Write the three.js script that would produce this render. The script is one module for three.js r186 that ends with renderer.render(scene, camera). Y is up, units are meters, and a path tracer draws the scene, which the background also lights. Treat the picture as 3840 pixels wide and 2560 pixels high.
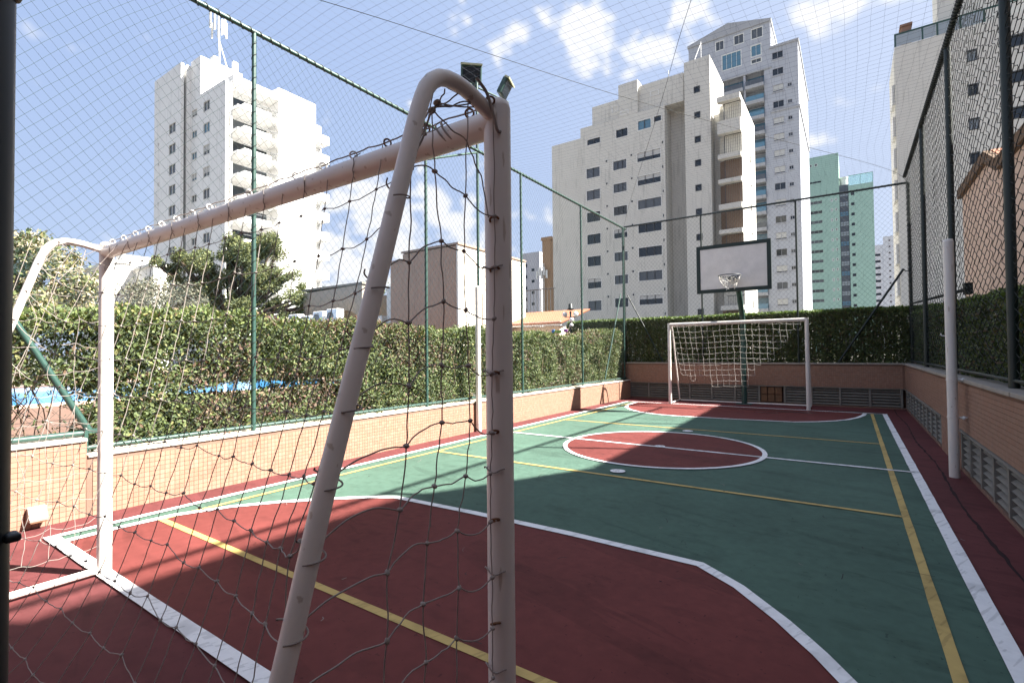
import * as THREE from 'three';
import { mergeGeometries } from 'three/addons/utils/BufferGeometryUtils.js';
import { RoundedBoxGeometry } from 'three/addons/geometries/RoundedBoxGeometry.js';

// ---------------------------------------------------------------- camera
const scene = new THREE.Scene();
const camera = new THREE.PerspectiveCamera(69.05, 1024 / 682, 0.05, 2000);
camera.position.set(2.2676, 1.3694, 1.148);
camera.rotation.order = 'YXZ';
camera.rotation.set(0.0218, 0.5987, -0.0097);

const renderer = new THREE.WebGLRenderer({ antialias: true });
renderer.setSize(1024, 682);
renderer.toneMapping = THREE.LinearToneMapping;
const EXPOSURE = 5.4;
renderer.toneMappingExposure = EXPOSURE;
renderer.shadowMap.enabled = true;

// ---------------------------------------------------------------- helpers: random numbers and noise
function rng(seed) {
  let a = seed >>> 0;
  return () => { a = (a + 0x6d2b79f5) | 0; let t = Math.imul(a ^ (a >>> 15), 1 | a); t = (t + Math.imul(t ^ (t >>> 7), 61 | t)) ^ t; return ((t ^ (t >>> 14)) >>> 0) / 4294967296; };
}
const hash2 = (x, y, s) => { let h = Math.imul(x | 0, 374761393) ^ Math.imul(y | 0, 668265263) ^ Math.imul(s | 0, 974634777); h = Math.imul(h ^ (h >>> 13), 1274126177); return ((h ^ (h >>> 16)) >>> 0) / 4294967296; };
const smooth = (t) => t * t * (3 - 2 * t);
const mix = (a, b, t) => a + (b - a) * t;
const clamp = (v, a = 0, b = 1) => Math.min(b, Math.max(a, v));
const step2 = (a, b, v) => smooth(clamp((v - a) / (b - a)));
function vnoise(x, y, s, px = 0, py = 0) {
  const ix = Math.floor(x), iy = Math.floor(y), fx = smooth(x - ix), fy = smooth(y - iy);
  const w = (v, p) => (p ? ((v % p) + p) % p : v);
  return mix(mix(hash2(w(ix, px), w(iy, py), s), hash2(w(ix + 1, px), w(iy, py), s), fx), mix(hash2(w(ix, px), w(iy + 1, py), s), hash2(w(ix + 1, px), w(iy + 1, py), s), fx), fy);
}
function fbm(x, y, s, oct = 5, px = 0, py = 0) {
  let a = 0.5, v = 0, t = 0;
  for (let i = 0; i < oct; i++) { v += a * vnoise(x, y, s + i * 17, px, py); t += a; a *= 0.5; x *= 2; y *= 2; px *= 2; py *= 2; }
  return v / t;
}

// ---------------------------------------------------------------- sky and sun
const SUN = new THREE.Vector3(0.93, 1.0, -0.44).normalize();
{
  const W = 1024, H = 512, data = new Float32Array(W * H * 4);
  // clouds: azimuth from -z towards +x, elevation, half widths, strength
  const clouds = [
    [-33.6, 32.2, 2.2, 1.7, 1.0], [-31.5, 29.8, 2.2, 0.9, 0.7], [-25.6, 33.5, 2.2, 2.0, 1.1], [-24, 31.2, 2.4, 1.8, 1.2], [-21.2, 29.4, 2.8, 1.3, 1.2], [-17.8, 29.6, 2.6, 1.2, 1.15],
    [-14.8, 31, 2.2, 1.8, 1.1], [-12.8, 33, 2.6, 1.9, 1.0], [-26.6, 27.2, 1.7, 1.5, 0.95], [-29.6, 34.5, 1.6, 1.0, 0.8], [-1.6, 29.2, 2.6, 1.6, 1.2], [1.4, 29.9, 3.2, 1.5, 1.25],
    [4.5, 30.6, 3, 1.4, 1.0], [2, 22.4, 3.2, 0.8, 0.7], [-40.5, 34.8, 1.3, 0.8, 0.8], [-50, 15, 6, 3.6, 1.05], [-54, 10.5, 7, 3.4, 1.1], [-41, 17, 4.6, 2.6, 0.9], [-39, 11.5, 5, 3, 1.05],
    [-27, 15, 4, 2, 0.7], [-4, 20, 4, 1.2, 0.6], [-46, 26, 1.2, 0.7, 0.7],
  ];
  for (let r = 0; r < H; r++) {
    const el = ((r + 0.5) / H - 0.5) * Math.PI, y = Math.sin(el), eld = (el * 180) / Math.PI;
    for (let c = 0; c < W; c++) {
      const a = ((c + 0.5) / W - 0.5) * 2 * Math.PI, x = Math.cos(a) * Math.cos(el), z = Math.sin(a) * Math.cos(el);
      const azd = (Math.atan2(x, -z) * 180) / Math.PI;
      const cs = x * SUN.x + y * SUN.y + z * SUN.z;
      const h = Math.pow(1 - clamp(y), 3.2);
      const near = Math.pow(clamp(cs * 0.5 + 0.5), 3.4);
      // clear air, brighter and paler low down and towards the sun
      let R = mix(0.395, 0.62, h) + 0.44 * near, G = mix(0.545, 0.75, h) + 0.36 * near, B = mix(0.885, 0.97, h) + 0.20 * near;
      if (y < 0) { const k = clamp(1 + y * 6); R = mix(0.22, R, k); G = mix(0.22, G, k); B = mix(0.22, B, k); }
      let m = 0;
      const wx = fbm(azd * 0.22, eld * 0.22, 5, 3) - 0.5, wy = fbm(azd * 0.22 + 40, eld * 0.22, 9, 3) - 0.5;
      for (const [ca, ce, wa, we, s] of clouds) {
        let da = azd - ca; if (da > 180) da -= 360; if (da < -180) da += 360;
        const q = ((da + wx * 3.4) / wa) ** 2 + ((eld - ce + wy * 2.4) / we) ** 2;
        if (q < 6) m += s * Math.exp(-q * 0.8);
      }
      if (eld > -1 && (azd < -85 || azd > 20 || eld > 42)) {
        const wide = fbm(x * 3 / (0.25 + clamp(y)), z * 3 / (0.25 + clamp(y)), 31, 5);
        m += step2(0.47, 0.66, wide) * 1.0;
      }
      const ex = azd * 0.42 + wx * 1.6, ey = eld * 0.6 + wy * 1.6, puff = fbm(ex + 200, ey + 200, 61, 6), wisp = fbm(azd * 0.9 + eld * 0.5 + 90, eld * 1.9 - azd * 0.25 + 90, 71, 4);
      const k = step2(0.0, 0.5, Math.min(m, 1.15) * 1.0 + (puff - 0.5) * 2.3 + (wisp - 0.5) * 0.8 - 0.62) * (0.72 + 0.24 * wisp);
      R = mix(R, 1.12, k); G = mix(G, 1.12, k); B = mix(B, 1.13, k);
      const o = (r * W + c) * 4;
      data[o] = R / EXPOSURE; data[o + 1] = G / EXPOSURE; data[o + 2] = B / EXPOSURE; data[o + 3] = 1;
    }
  }
  const sky = new THREE.DataTexture(data, W, H, THREE.RGBAFormat, THREE.FloatType);
  sky.mapping = THREE.EquirectangularReflectionMapping; sky.magFilter = THREE.LinearFilter; sky.minFilter = THREE.LinearFilter; sky.needsUpdate = true;
  scene.background = sky; scene.environment = sky;
}
const sun = new THREE.DirectionalLight(new THREE.Color(1.0, 0.955, 0.87), 5.0);
sun.position.copy(SUN).multiplyScalar(90); sun.target.position.set(0, 0, -6);
sun.position.add(sun.target.position);
sun.castShadow = true; sun.shadow.mapSize.set(4096, 4096); sun.shadow.radius = 1.2;
Object.assign(sun.shadow.camera, { left: -40, right: 40, top: 40, bottom: -40, near: 1, far: 300 });
scene.add(sun, sun.target);

// ---------------------------------------------------------------- helpers: materials
const lin = (r, g, b) => new THREE.Color().setRGB(r, g, b);
const enc = (v) => Math.round(255 * clamp(v <= 0.0031308 ? v * 12.92 : 1.055 * Math.pow(v, 1 / 2.4) - 0.055));
function tex(size, fn, repeat = 1) {
  const d = new Uint8Array(size * size * 4);
  for (let j = 0; j < size; j++) for (let i = 0; i < size; i++) {
    const v = fn(i / size, j / size), o = (j * size + i) * 4, a = Array.isArray(v) ? v : [v, v, v];
    d[o] = enc(a[0]); d[o + 1] = enc(a[1]); d[o + 2] = enc(a[2]); d[o + 3] = 255;
  }
  const t = new THREE.DataTexture(d, size, size, THREE.RGBAFormat);
  t.wrapS = t.wrapT = THREE.RepeatWrapping; t.magFilter = THREE.LinearFilter; t.minFilter = THREE.LinearMipmapLinearFilter; t.generateMipmaps = true;
  t.colorSpace = THREE.SRGBColorSpace; t.repeat.set(repeat, repeat); t.needsUpdate = true;
  return t;
}
const rep = (t, x, y = x) => { const c = t.clone(); c.repeat.set(x, y); c.needsUpdate = true; return c; };
// painted concrete: soft patches, fine grain, dark scuffs and specks; spans 4 m
const T_floor = tex(1024, (u, v) => {
  const a = fbm(u * 5, v * 5, 3, 4, 5, 5), b = fbm(u * 90, v * 90, 8, 3, 90, 90), w = fbm(u * 16, v * 46, 12, 4, 16, 46);
  let k = 0.70 + 0.32 * a + 0.24 * (b - 0.5) - 0.13 * step2(0.60, 0.78, w);
  const s = vnoise(u * 210, v * 210, 77, 210, 210); if (s > 0.955) k *= 0.6;
  const l = fbm(u * 6 + v * 18, v * 6, 41, 4); if (l > 0.695) k *= 0.86;
  return clamp(k, 0.2, 1);
});
// worn line paint: scratches and grey rubbed patches; spans 1.6 m
const T_paint = tex(512, (u, v) => {
  const a = fbm(u * 9, v * 9, 23, 5, 9, 9), b = fbm(u * 60, v * 60, 29, 2, 60, 60), scr = fbm(u * 70 + v * 30, v * 9, 35, 3);
  let k = 0.98 - 0.2 * step2(0.55, 0.75, a) - 0.1 * b; if (scr > 0.66) k -= 0.18;
  return clamp(k, 0.3, 1);
});
// stucco: faint blotches and vertical rain streaks; spans 8 m
const T_stucco = tex(512, (u, v) => {
  const a = fbm(u * 6, v * 6, 51, 5, 6, 6), st = fbm(u * 40, v * 3, 57, 4, 40, 3), g = vnoise(u * 256, v * 256, 59, 256, 256);
  const k = 0.9 + 0.1 * a - 0.17 * step2(0.55, 0.8, st) + 0.04 * (g - 0.5);
  return [clamp(k), clamp(k * 0.995), clamp(k * 0.98)];
});
// general fine grain; spans 1 m
const T_grain = tex(256, (u, v) => clamp(0.8 + 0.2 * fbm(u * 8, v * 8, 71, 5, 8, 8) + 0.08 * (vnoise(u * 128, v * 128, 73, 128, 128) - 0.5)));
// pole paint: chips and dull patches; spans 0.5 m
const T_pole = tex(256, (u, v) => {
  const a = fbm(u * 6, v * 6, 81, 5, 6, 6), c = fbm(u * 24, v * 24, 85, 3, 24, 24);
  let k = 0.88 + 0.12 * a; if (c > 0.785) return [k * 0.7, k * 0.64, k * 0.58]; return [k, k * 0.985, k * 0.965];
});
function mat(color, rough = 0.8, o = {}) {
  const m = new THREE.MeshPhysicalMaterial({ color, roughness: rough, metalness: o.metal ?? 0, specularIntensity: o.spec ?? (rough > 0.55 ? 0.35 : 1) });
  if (o.map) m.map = o.map;
  if (o.bump) { m.bumpMap = o.bump; m.bumpScale = o.bumpScale ?? 0.002; }
  m.side = THREE.DoubleSide;
  return m;
}
function leafMat(color, t = 0.35) { const m = new THREE.MeshPhysicalMaterial({ color, roughness: 0.75, transmission: t, thickness: 0 }); m.side = THREE.DoubleSide; return m; }
const F4 = rep(T_floor, 0.25), P16 = rep(T_paint, 0.625), S8 = rep(T_stucco, 0.125), G1 = rep(T_grain, 1), PL = rep(T_pole, 2);
const M = {
  red: mat(lin(0.150, 0.037, 0.033), 0.75, { map: F4 }), border: mat(lin(0.128, 0.036, 0.037), 0.8, { map: F4 }), green: mat(lin(0.074, 0.133, 0.102), 0.75, { map: F4 }),
  white: mat(lin(0.84, 0.83, 0.83), 0.6, { map: P16 }), yellow: mat(lin(0.52, 0.37, 0.13), 0.6, { map: P16 }),
  grimeShade: mat(lin(0.032, 0.018, 0.019), 0.95), post: mat(lin(0.70, 0.665, 0.64), 0.42, { map: PL }), rope: mat(lin(0.27, 0.235, 0.215), 0.95), ropeWhite: mat(lin(0.62, 0.60, 0.56), 0.9),
  steelGreen: mat(lin(0.026, 0.068, 0.058), 0.45, { map: PL }), wireGreen: mat(lin(0.03, 0.07, 0.055), 0.5), wireDark: mat(lin(0.018, 0.022, 0.02), 0.6), black: mat(lin(0.006, 0.010, 0.012), 0.5),
  ring: mat(lin(0.72, 0.72, 0.72), 0.35), rust: mat(lin(0.16, 0.08, 0.045), 0.9),
  grout: mat(lin(0.215, 0.132, 0.10), 0.95, { map: G1 }), cope: mat(lin(0.60, 0.55, 0.48), 0.8, { map: G1 }), stone: mat(lin(0.34, 0.30, 0.26), 0.85, { map: G1 }),
  concrete: mat(lin(0.22, 0.205, 0.18), 0.9, { map: G1 }), void: mat(lin(0.24, 0.22, 0.20), 0.95),
  glass: mat(lin(0.018, 0.024, 0.032), 0.08), glassGrey: mat(lin(0.075, 0.085, 0.10), 0.15), glassPale: mat(lin(0.26, 0.30, 0.33), 0.2), glassBlue: mat(lin(0.09, 0.19, 0.27), 0.1), curtain: mat(lin(0.45, 0.45, 0.44), 0.6),
  frame: mat(lin(0.62, 0.62, 0.60), 0.5), frameDark: mat(lin(0.06, 0.065, 0.07), 0.5), soil: mat(lin(0.075, 0.05, 0.035), 1, { map: G1 }), ground: mat(lin(0.16, 0.155, 0.14), 0.95, { map: rep(T_grain, 0.2) }),
  bark: mat(lin(0.10, 0.075, 0.055), 0.95, { map: rep(T_grain, 3) }), twig: mat(lin(0.15, 0.105, 0.075), 0.95), terracotta: mat(lin(0.36, 0.155, 0.095), 0.85, { map: G1 }),
};

// ---------------------------------------------------------------- helpers: geometry
const V = (x, y, z) => new THREE.Vector3(x, y, z);
// box between corners, uv in metres
function box(x0, x1, y0, y1, z0, z1) {
  const g = new THREE.BoxGeometry(x1 - x0, y1 - y0, z1 - z0); g.translate((x0 + x1) / 2, (y0 + y1) / 2, (z0 + z1) / 2); return metres(g);
}
function metres(g) {
  const p = g.attributes.position, n = g.attributes.normal, uv = new Float32Array(p.count * 2);
  for (let i = 0; i < p.count; i++) {
    const ax = Math.abs(n.getX(i)), ay = Math.abs(n.getY(i)), az = Math.abs(n.getZ(i));
    if (ax >= ay && ax >= az) { uv[2 * i] = p.getZ(i); uv[2 * i + 1] = p.getY(i); } else if (ay >= az) { uv[2 * i] = p.getX(i); uv[2 * i + 1] = p.getZ(i); } else { uv[2 * i] = p.getX(i); uv[2 * i + 1] = p.getY(i); }
  }
  g.setAttribute('uv', new THREE.BufferAttribute(uv, 2)); return g;
}
function rbox(x0, x1, y0, y1, z0, z1, r = 0.01) { const g = new RoundedBoxGeometry(x1 - x0, y1 - y0, z1 - z0, 2, r); g.translate((x0 + x1) / 2, (y0 + y1) / 2, (z0 + z1) / 2); return metres(g); }
// straight round bar
function bar(a, b, r, sides = 10, caps = true) {
  const d = b.clone().sub(a), L = d.length(), g = new THREE.CylinderGeometry(r, r, L, sides, 1, !caps);
  const uv = g.attributes.uv; for (let i = 0; i < uv.count; i++) uv.setXY(i, uv.getX(i) * r * 6.28, uv.getY(i) * L);
  g.applyQuaternion(new THREE.Quaternion().setFromUnitVectors(V(0, 1, 0), d.normalize())); g.translate((a.x + b.x) / 2, (a.y + b.y) / 2, (a.z + b.z) / 2); return g;
}
function tube(pts, r, seg = 24, sides = 8, tension) {
  const c = new THREE.CatmullRomCurve3(pts, false, tension === undefined ? 'centripetal' : 'catmullrom', tension), g = new THREE.TubeGeometry(c, seg, r, sides, false), L = c.getLength(), uv = g.attributes.uv;
  for (let i = 0; i < uv.count; i++) uv.setXY(i, uv.getX(i) * L, uv.getY(i) * r * 6.28); return g;
}
// many thin straight wires in one geometry: triangular prisms
function wires(list, r) {
  const pos = [], idx = [], A = V(0, 0, 0), U = V(0, 0, 0), W2 = V(0, 0, 0);
  for (const pts of list) {
    let base = pos.length / 3;
    for (let k = 0; k < pts.length; k++) {
      const p = pts[k], q = pts[Math.min(k + 1, pts.length - 1)], o = pts[Math.max(k - 1, 0)];
      A.copy(q).sub(o).normalize(); U.set(0, 1, 0); if (Math.abs(A.y) > 0.9) U.set(1, 0, 0); U.cross(A).normalize(); W2.copy(A).cross(U);
      for (let s = 0; s < 3; s++) { const t = (s * 2 * Math.PI) / 3, cu = Math.cos(t) * r, su = Math.sin(t) * r; pos.push(p.x + U.x * cu + W2.x * su, p.y + U.y * cu + W2.y * su, p.z + U.z * cu + W2.z * su); }
      if (k) for (let s = 0; s < 3; s++) { const a = base + (k - 1) * 3 + s, b = base + (k - 1) * 3 + ((s + 1) % 3), c = a + 3, d = b + 3; idx.push(a, b, c, b, d, c); }
    }
  }
  const g = new THREE.BufferGeometry(); g.setAttribute('position', new THREE.Float32BufferAttribute(pos, 3)); g.setIndex(idx); g.computeVertexNormals();
  g.setAttribute('uv', new THREE.Float32BufferAttribute(new Float32Array((pos.length / 3) * 2), 2)); return g;
}
const merge = (list) => { if (list.length === 1) return list[0]; const mixed = list.some((g) => !g.index) ? list.map((g) => (g.index ? g.toNonIndexed() : g)) : list; return mergeGeometries(mixed.map((g) => { const c = g.clone(); for (const k of Object.keys(c.attributes)) if (!['position', 'normal', 'uv'].includes(k)) c.deleteAttribute(k); return c; })); };
const taken = new Map();
function numbered(name) { const k = taken.get(name) ?? 0; taken.set(name, k + 1); return k ? name + '_' + String(k).padStart(3, '0') : name; }
function obj(name, geos, m, parent = scene) {
  const o = new THREE.Mesh(Array.isArray(geos) ? merge(geos) : geos, m); o.name = parent === scene ? numbered(name) : name; o.castShadow = o.receiveShadow = true; parent.add(o); return o;
}
function tag(o, label, category, group) { o.userData.label = label; o.userData.category = category; if (group) o.userData.group = group; return o; }
function thing(name, label, category, pos = [0, 0, 0], group) { const g = new THREE.Group(); g.name = numbered(name); g.position.set(...pos); scene.add(g); return tag(g, label, category, group); }
function struct(name, geos, m, parent = scene) { const o = obj(name, geos, m, parent); if (parent === scene) o.userData.kind = 'structure'; return o; }
const local = (g, p) => { g.translate(-p[0], -p[1], -p[2]); return g; };
function flat(pts, y, holes = []) { // horizontal sheet from [x, z] outline
  const s = new THREE.Shape(pts.map(([x, z]) => new THREE.Vector2(x, -z))); for (const h of holes) s.holes.push(new THREE.Path(h.map(([x, z]) => new THREE.Vector2(x, -z))));
  const g = new THREE.ShapeGeometry(s, 24); g.rotateX(-Math.PI / 2); g.translate(0, y, 0); return g;
}
const rect = (x0, x1, z0, z1) => [[x0, z1], [x1, z1], [x1, z0], [x0, z0]];
function ribbon(pts, w, y, closed = false) { // flat painted line along [x, z] points
  if (w > 0.03 && !closed) { const q = []; for (let i = 0; i + 1 < pts.length; i++) { const [a, b] = [pts[i], pts[i + 1]], k = Math.max(1, Math.round(Math.hypot(b[0] - a[0], b[1] - a[1]) / 0.16)); for (let j = 0; j < k; j++) q.push([mix(a[0], b[0], j / k), mix(a[1], b[1], j / k)]); } q.push(pts[pts.length - 1]); pts = q; }
  const n = pts.length, L = [], R = [];
  for (let i = 0; i < n; i++) {
    const p = pts[i], a = closed ? pts[(i + n - 1) % n] : pts[Math.max(0, i - 1)], b = closed ? pts[(i + 1) % n] : pts[Math.min(n - 1, i + 1)];
    let d1 = [p[0] - a[0], p[1] - a[1]], d2 = [b[0] - p[0], b[1] - p[1]]; const l1 = Math.hypot(...d1) || 0, l2 = Math.hypot(...d2) || 0;
    d1 = l1 ? [d1[0] / l1, d1[1] / l1] : [d2[0] / l2, d2[1] / l2]; d2 = l2 ? [d2[0] / l2, d2[1] / l2] : d1;
    let nx = -(d1[1] + d2[1]), nz = d1[0] + d2[0]; const k = Math.hypot(nx, nz); nx /= k; nz /= k; const c = Math.max(0.5, nx * -d1[1] + nz * d1[0]), h = w / 2 / c + (w > 0.03 ? (hash2(i, Math.round(p[0] * 50 + p[1] * 70), 5) - 0.5) * 0.0035 : 0);
    L.push([p[0] + nx * h, p[1] + nz * h]); R.push([p[0] - nx * h, p[1] - nz * h]);
  }
  const pos = [], uv = [], idx = []; for (let i = 0; i < n; i++) { pos.push(L[i][0], y, L[i][1], R[i][0], y, R[i][1]); uv.push(L[i][0], L[i][1], R[i][0], R[i][1]); }
  const m = closed ? n : n - 1; for (let i = 0; i < m; i++) { const a = 2 * i, b = 2 * ((i + 1) % n); idx.push(a, a + 1, b, b, a + 1, b + 1); }
  const g = new THREE.BufferGeometry(); g.setAttribute('position', new THREE.Float32BufferAttribute(pos, 3)); g.setAttribute('uv', new THREE.Float32BufferAttribute(uv, 2)); g.setIndex(idx); g.computeVertexNormals();
  if (g.attributes.normal.getY(0) < 0) { for (let i = 0; i < idx.length; i += 3) { const t = idx[i]; idx[i] = idx[i + 1]; idx[i + 1] = t; } g.setIndex(idx); g.computeVertexNormals(); } return g;
}

// ================================================================ the setting
struct('ground', flat(rect(-700, 700, -900, 200), -0.08), M.ground);
const court = struct('court_floor', flat(rect(-3.4, 3.7, -13.4, 4), 0), M.border);
const GZ = 0, FZ = -11.75, XL = -2.74, XR = 2.83;
{
  const y1 = 0.003, y2 = 0.006, y3 = 0.009, y4 = 0.012;
  obj('green_field', flat(rect(XL, XR, FZ, GZ), y1), M.green, court);
  // goal areas: a straight front with two arcs, outlined in white
  const nearD = [[-2.55, 0], [-2.56, -0.38], [-2.53, -0.74], [-2.36, -1.12], [-2.12, -1.44], [-1.82, -1.75], [-1.5, -2.02], [-1.32, -2.13], [-0.4, -2.17], [0.5, -2.18], [1.45, -2.15], [1.71, -1.96], [1.96, -1.69], [2.13, -1.47], [2.24, -1.3], [2.42, -0.92], [2.5, -0.5], [2.53, 0]];
  const farD = [[2.50, FZ], [2.46, -11.3], [2.36, -10.85], [2.2, -10.42], [2.0, -10.1], [1.72, -9.8], [1.36, -9.56], [0.3, -9.42], [-0.8, -9.36], [-1.2, -9.42], [-1.65, -9.64], [-2.0, -9.98], [-2.27, -10.4], [-2.42, -10.9], [-2.48, FZ]];
  obj('goal_area', flat([...nearD].reverse(), y2), M.red, court); obj('goal_area', flat([...farD].reverse(), y2), M.red, court);
  const circle = (r, n = 96) => Array.from({ length: n }, (_, i) => [r * Math.cos((i / n) * 6.28318), -5.87 + r * Math.sin((i / n) * 6.28318)]);
  obj('centre_circle', flat(circle(1.33).reverse(), y2), M.red, court);
  const w = 0.075, yw = 0.052;
  const yline = (p) => obj('yellow_line', ribbon(p, yw, y3), M.yellow, court), wline = (n, p, ww = w, c = false) => obj(n, ribbon(p, ww, y4, c), M.white, court);
  yline([[2.612, -0.61], [2.612, FZ + 0.05]]); yline([[-2.508, -0.61], [-2.508, FZ + 0.05]]);
  for (const z of [-0.636, -3.975, -7.705]) yline([[-2.48, z], [2.585, z]]);
  wline('side_line', [[XL, 0.04], [XL, FZ]], 0.07); wline('side_line', [[XR, 0.04], [XR, FZ]], 0.08);
  wline('goal_line', [[XL - 0.035, GZ], [XR + 0.04, GZ]], 0.085); wline('goal_line', [[XL - 0.035, FZ], [XR + 0.04, FZ]], 0.06);
  wline('halfway_line', [[XL, -5.86], [XR, -5.86]], 0.06);
  wline('goal_area_line', nearD, w); wline('goal_area_line', farD, 0.07); obj('centre_circle_line', ribbon(circle(1.335), 0.06, y4 + 0.002, true), M.white, court);
  for (const [x, z, r] of [[0.06, -4.19, 0.085], [0, -5.88, 0.075], [-0.03, -7.46, 0.085]]) obj('penalty_spot', flat(Array.from({ length: 28 }, (_, i) => [x + r * Math.cos(i * 0.2244), z - r * Math.sin(i * 0.2244)]), y4 + 0.004), M.white, court);
  const rs = rng(14); for (const [x, z, a, b] of [[-0.45, -11.25, 0.42, 0.10], [0.35, -11.35, 0.5, 0.09], [1.2, -11.3, 0.45, 0.12], [0.75, -10.9, 0.25, 0.06], [2.35, -11.95, 0.5, 0.1]]) obj('damp_stain', flat(Array.from({ length: 22 }, (_, i) => { const t = -i * 0.2856, k = 0.7 + 0.5 * rs(); return [x + a * k * Math.cos(t), z + b * k * Math.sin(t)]; }).reverse(), 0.0085), mat(lin(0.055, 0.018, 0.018), 0.35, { map: F4 }), court);
  // dark line along the drain side: dirt, with the groove's shade painted in
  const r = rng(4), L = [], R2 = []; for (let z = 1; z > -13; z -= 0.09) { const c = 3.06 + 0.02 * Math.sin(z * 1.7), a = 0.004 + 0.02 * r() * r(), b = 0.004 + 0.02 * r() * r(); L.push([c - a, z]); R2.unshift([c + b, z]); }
  obj('dirt_groove_shade', flat([...L, ...R2].reverse(), 0.003), M.grimeShade, court);
  const spots = []; for (let i = 0; i < 46; i++) { const x = mix(-2.2, 2.9, r()), z = mix(-6, -0.3, r()), s = 0.004 + 0.012 * r() * r(), n = 7, k = r() * 6; spots.push(flat(Array.from({ length: n }, (_, j) => [x + s * (0.6 + 0.6 * r()) * Math.cos(k - (j * 6.283) / n), z + 0.6 * s * (0.6 + 0.6 * r()) * Math.sin(k - (j * 6.283) / n)]), 0.018)); }
  const scuffs = [], darkScuffs = []; for (let i = 0; i < 90; i++) { const x = mix(-2.6, 3.0, r()), z = mix(-9, -0.2, r()), a = r() * 6.283, L2 = 0.03 + 0.16 * r() * r(), c = (r() - 0.5) * 0.03, pts = [0, 0.33, 0.66, 1].map((t) => [x + Math.cos(a) * L2 * t - Math.sin(a) * c * Math.sin(t * 3.1), z + Math.sin(a) * L2 * t + Math.cos(a) * c * Math.sin(t * 3.1)]); (i % 3 ? darkScuffs : scuffs).push(ribbon(pts, 0.002 + 0.004 * r(), 0.019)); }
  obj('pale_scuffs', scuffs, mat(lin(0.20, 0.17, 0.16), 0.9), court).userData.kind = 'stuff'; obj('shoe_scuffs', darkScuffs, mat(lin(0.04, 0.035, 0.035), 0.9), court).userData.kind = 'stuff';
  const sp = obj('dirt_flecks', spots, M.grimeShade, court); sp.userData.kind = 'stuff';
}
// raised garden terrace beyond the low wall, planting beds behind the other two walls
M.deck = mat(lin(0.17, 0.105, 0.08), 0.85, { map: G1 });
{
  const terrace = struct('terrace', [box(-32, -4.3, 0, 0.42, -30, -10), box(-32, -4.3, 0, 0.42, 0.6, 14), box(-32, -20, 0, 0.42, -10, 0.6), box(-10.6, -4.3, 0, 0.42, -10, 0.6)], M.deck);
  terrace.userData.kind = 'structure';
  const water = mat(lin(0.06, 0.30, 0.62), 0.12);
  const pool = thing('swimming_pool', 'blue tiled swimming pool with pale coping seen through the gap in the leafy hedge', 'pool');
  obj('water', box(-20, -10.6, 0.2, 0.36, -10, 0.6), water, pool);
  obj('coping', [box(-20.3, -20, 0.424, 0.47, -10.3, 0.9), box(-10.6, -10.3, 0.424, 0.47, -10.3, 0.9), box(-19.998, -10.602, 0.424, 0.47, -10.3, -10), box(-19.998, -10.602, 0.424, 0.47, 0.6, 0.9)], mat(lin(0.62, 0.45, 0.36), 0.8, { map: G1 }), pool);
  struct('planting_bed', [box(-4.3, -3.404, 0, 0.44, -13.4, 3)], M.soil); struct('planting_bed', [box(3.604, 4.6, 0, 0.96, -14.4, 1)], M.soil); struct('planting_bed', [box(-5.6, 3.6, 0, 0.96, -14.4, -13.31)], M.soil);
}

// ---------------------------------------------------------------- tiled boundary walls
const TILE = 0.042, TS = 0.039;
const tileTones = [[0.285, 0.164, 0.118], [0.303, 0.177, 0.128], [0.268, 0.154, 0.111], [0.292, 0.160, 0.112], [0.28, 0.171, 0.127]];
const tileMats = tileTones.map((c) => mat(lin(...c), 0.5, { spec: 0.45 }));
const tileGeo = new THREE.BoxGeometry(TS, TS, 0.006), tileBase = mat(lin(1, 1, 1), 0.5, { spec: 0.45 });
// cells: list of [x, y, z]; turn: rotation about y of the tile face
function tiles(parent, cells, turn, singles, seed) {
  const r = rng(seed), cam = camera.position, nx = Math.sin(turn), nz = Math.cos(turn);
  const size = (p) => { const dx = cam.x - p[0], dy = cam.y - p[1], dz = cam.z - p[2], d2 = dx * dx + dy * dy + dz * dz; return Math.abs(dx * nx + dz * nz) / Math.pow(d2, 1.5); };
  const sorted = cells.map((p) => [size(p), p]).sort((a, b) => b[0] - a[0]).map((e) => e[1]);
  for (const p of sorted.slice(0, singles)) { const t = new THREE.Mesh(tileGeo, tileMats[Math.floor(r() * tileMats.length)]); t.name = 'tile'; t.position.set(...p); t.rotation.set((r() - 0.5) * 0.02, turn + (r() - 0.5) * 0.02, 0); t.castShadow = t.receiveShadow = true; parent.add(t); }
  const rest = sorted.slice(singles), im = new THREE.InstancedMesh(tileGeo, tileBase, rest.length), q = new THREE.Object3D(), c = new THREE.Color();
  rest.forEach((p, i) => { q.position.set(...p); q.rotation.set((r() - 0.5) * 0.02, turn + (r() - 0.5) * 0.02, 0); q.updateMatrix(); im.setMatrixAt(i, q.matrix); const t = tileTones[Math.floor(r() * 5)], k = 0.94 + 0.12 * r(); im.setColorAt(i, c.setRGB(t[0] * k, t[1] * k, t[2] * k)); });
  im.name = 'tiling'; im.userData.kind = 'stuff'; im.castShadow = im.receiveShadow = true; parent.add(im);
}
const inView = (x, y, z) => { const v = V(x, y, z).applyMatrix4(camera.matrixWorldInverse); if (v.z > -0.1) return false; const k = 1 / Math.tan((69.05 * Math.PI) / 360); return Math.abs((v.x * k) / -v.z) < 1.52 && Math.abs((v.y * k) / -v.z) < 1.02; };
camera.updateMatrixWorld(true);
function grid(a0, a1, y0, y1, at) { const out = []; for (let y = y0 + TILE / 2; y < y1 - TS / 2 + 0.001; y += TILE) for (let a = a0 + TILE / 2; a < a1 - TS / 2 + 0.001; a += TILE) { const p = at(a, y); if (inView(...p)) out.push(p); } return out; }
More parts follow.
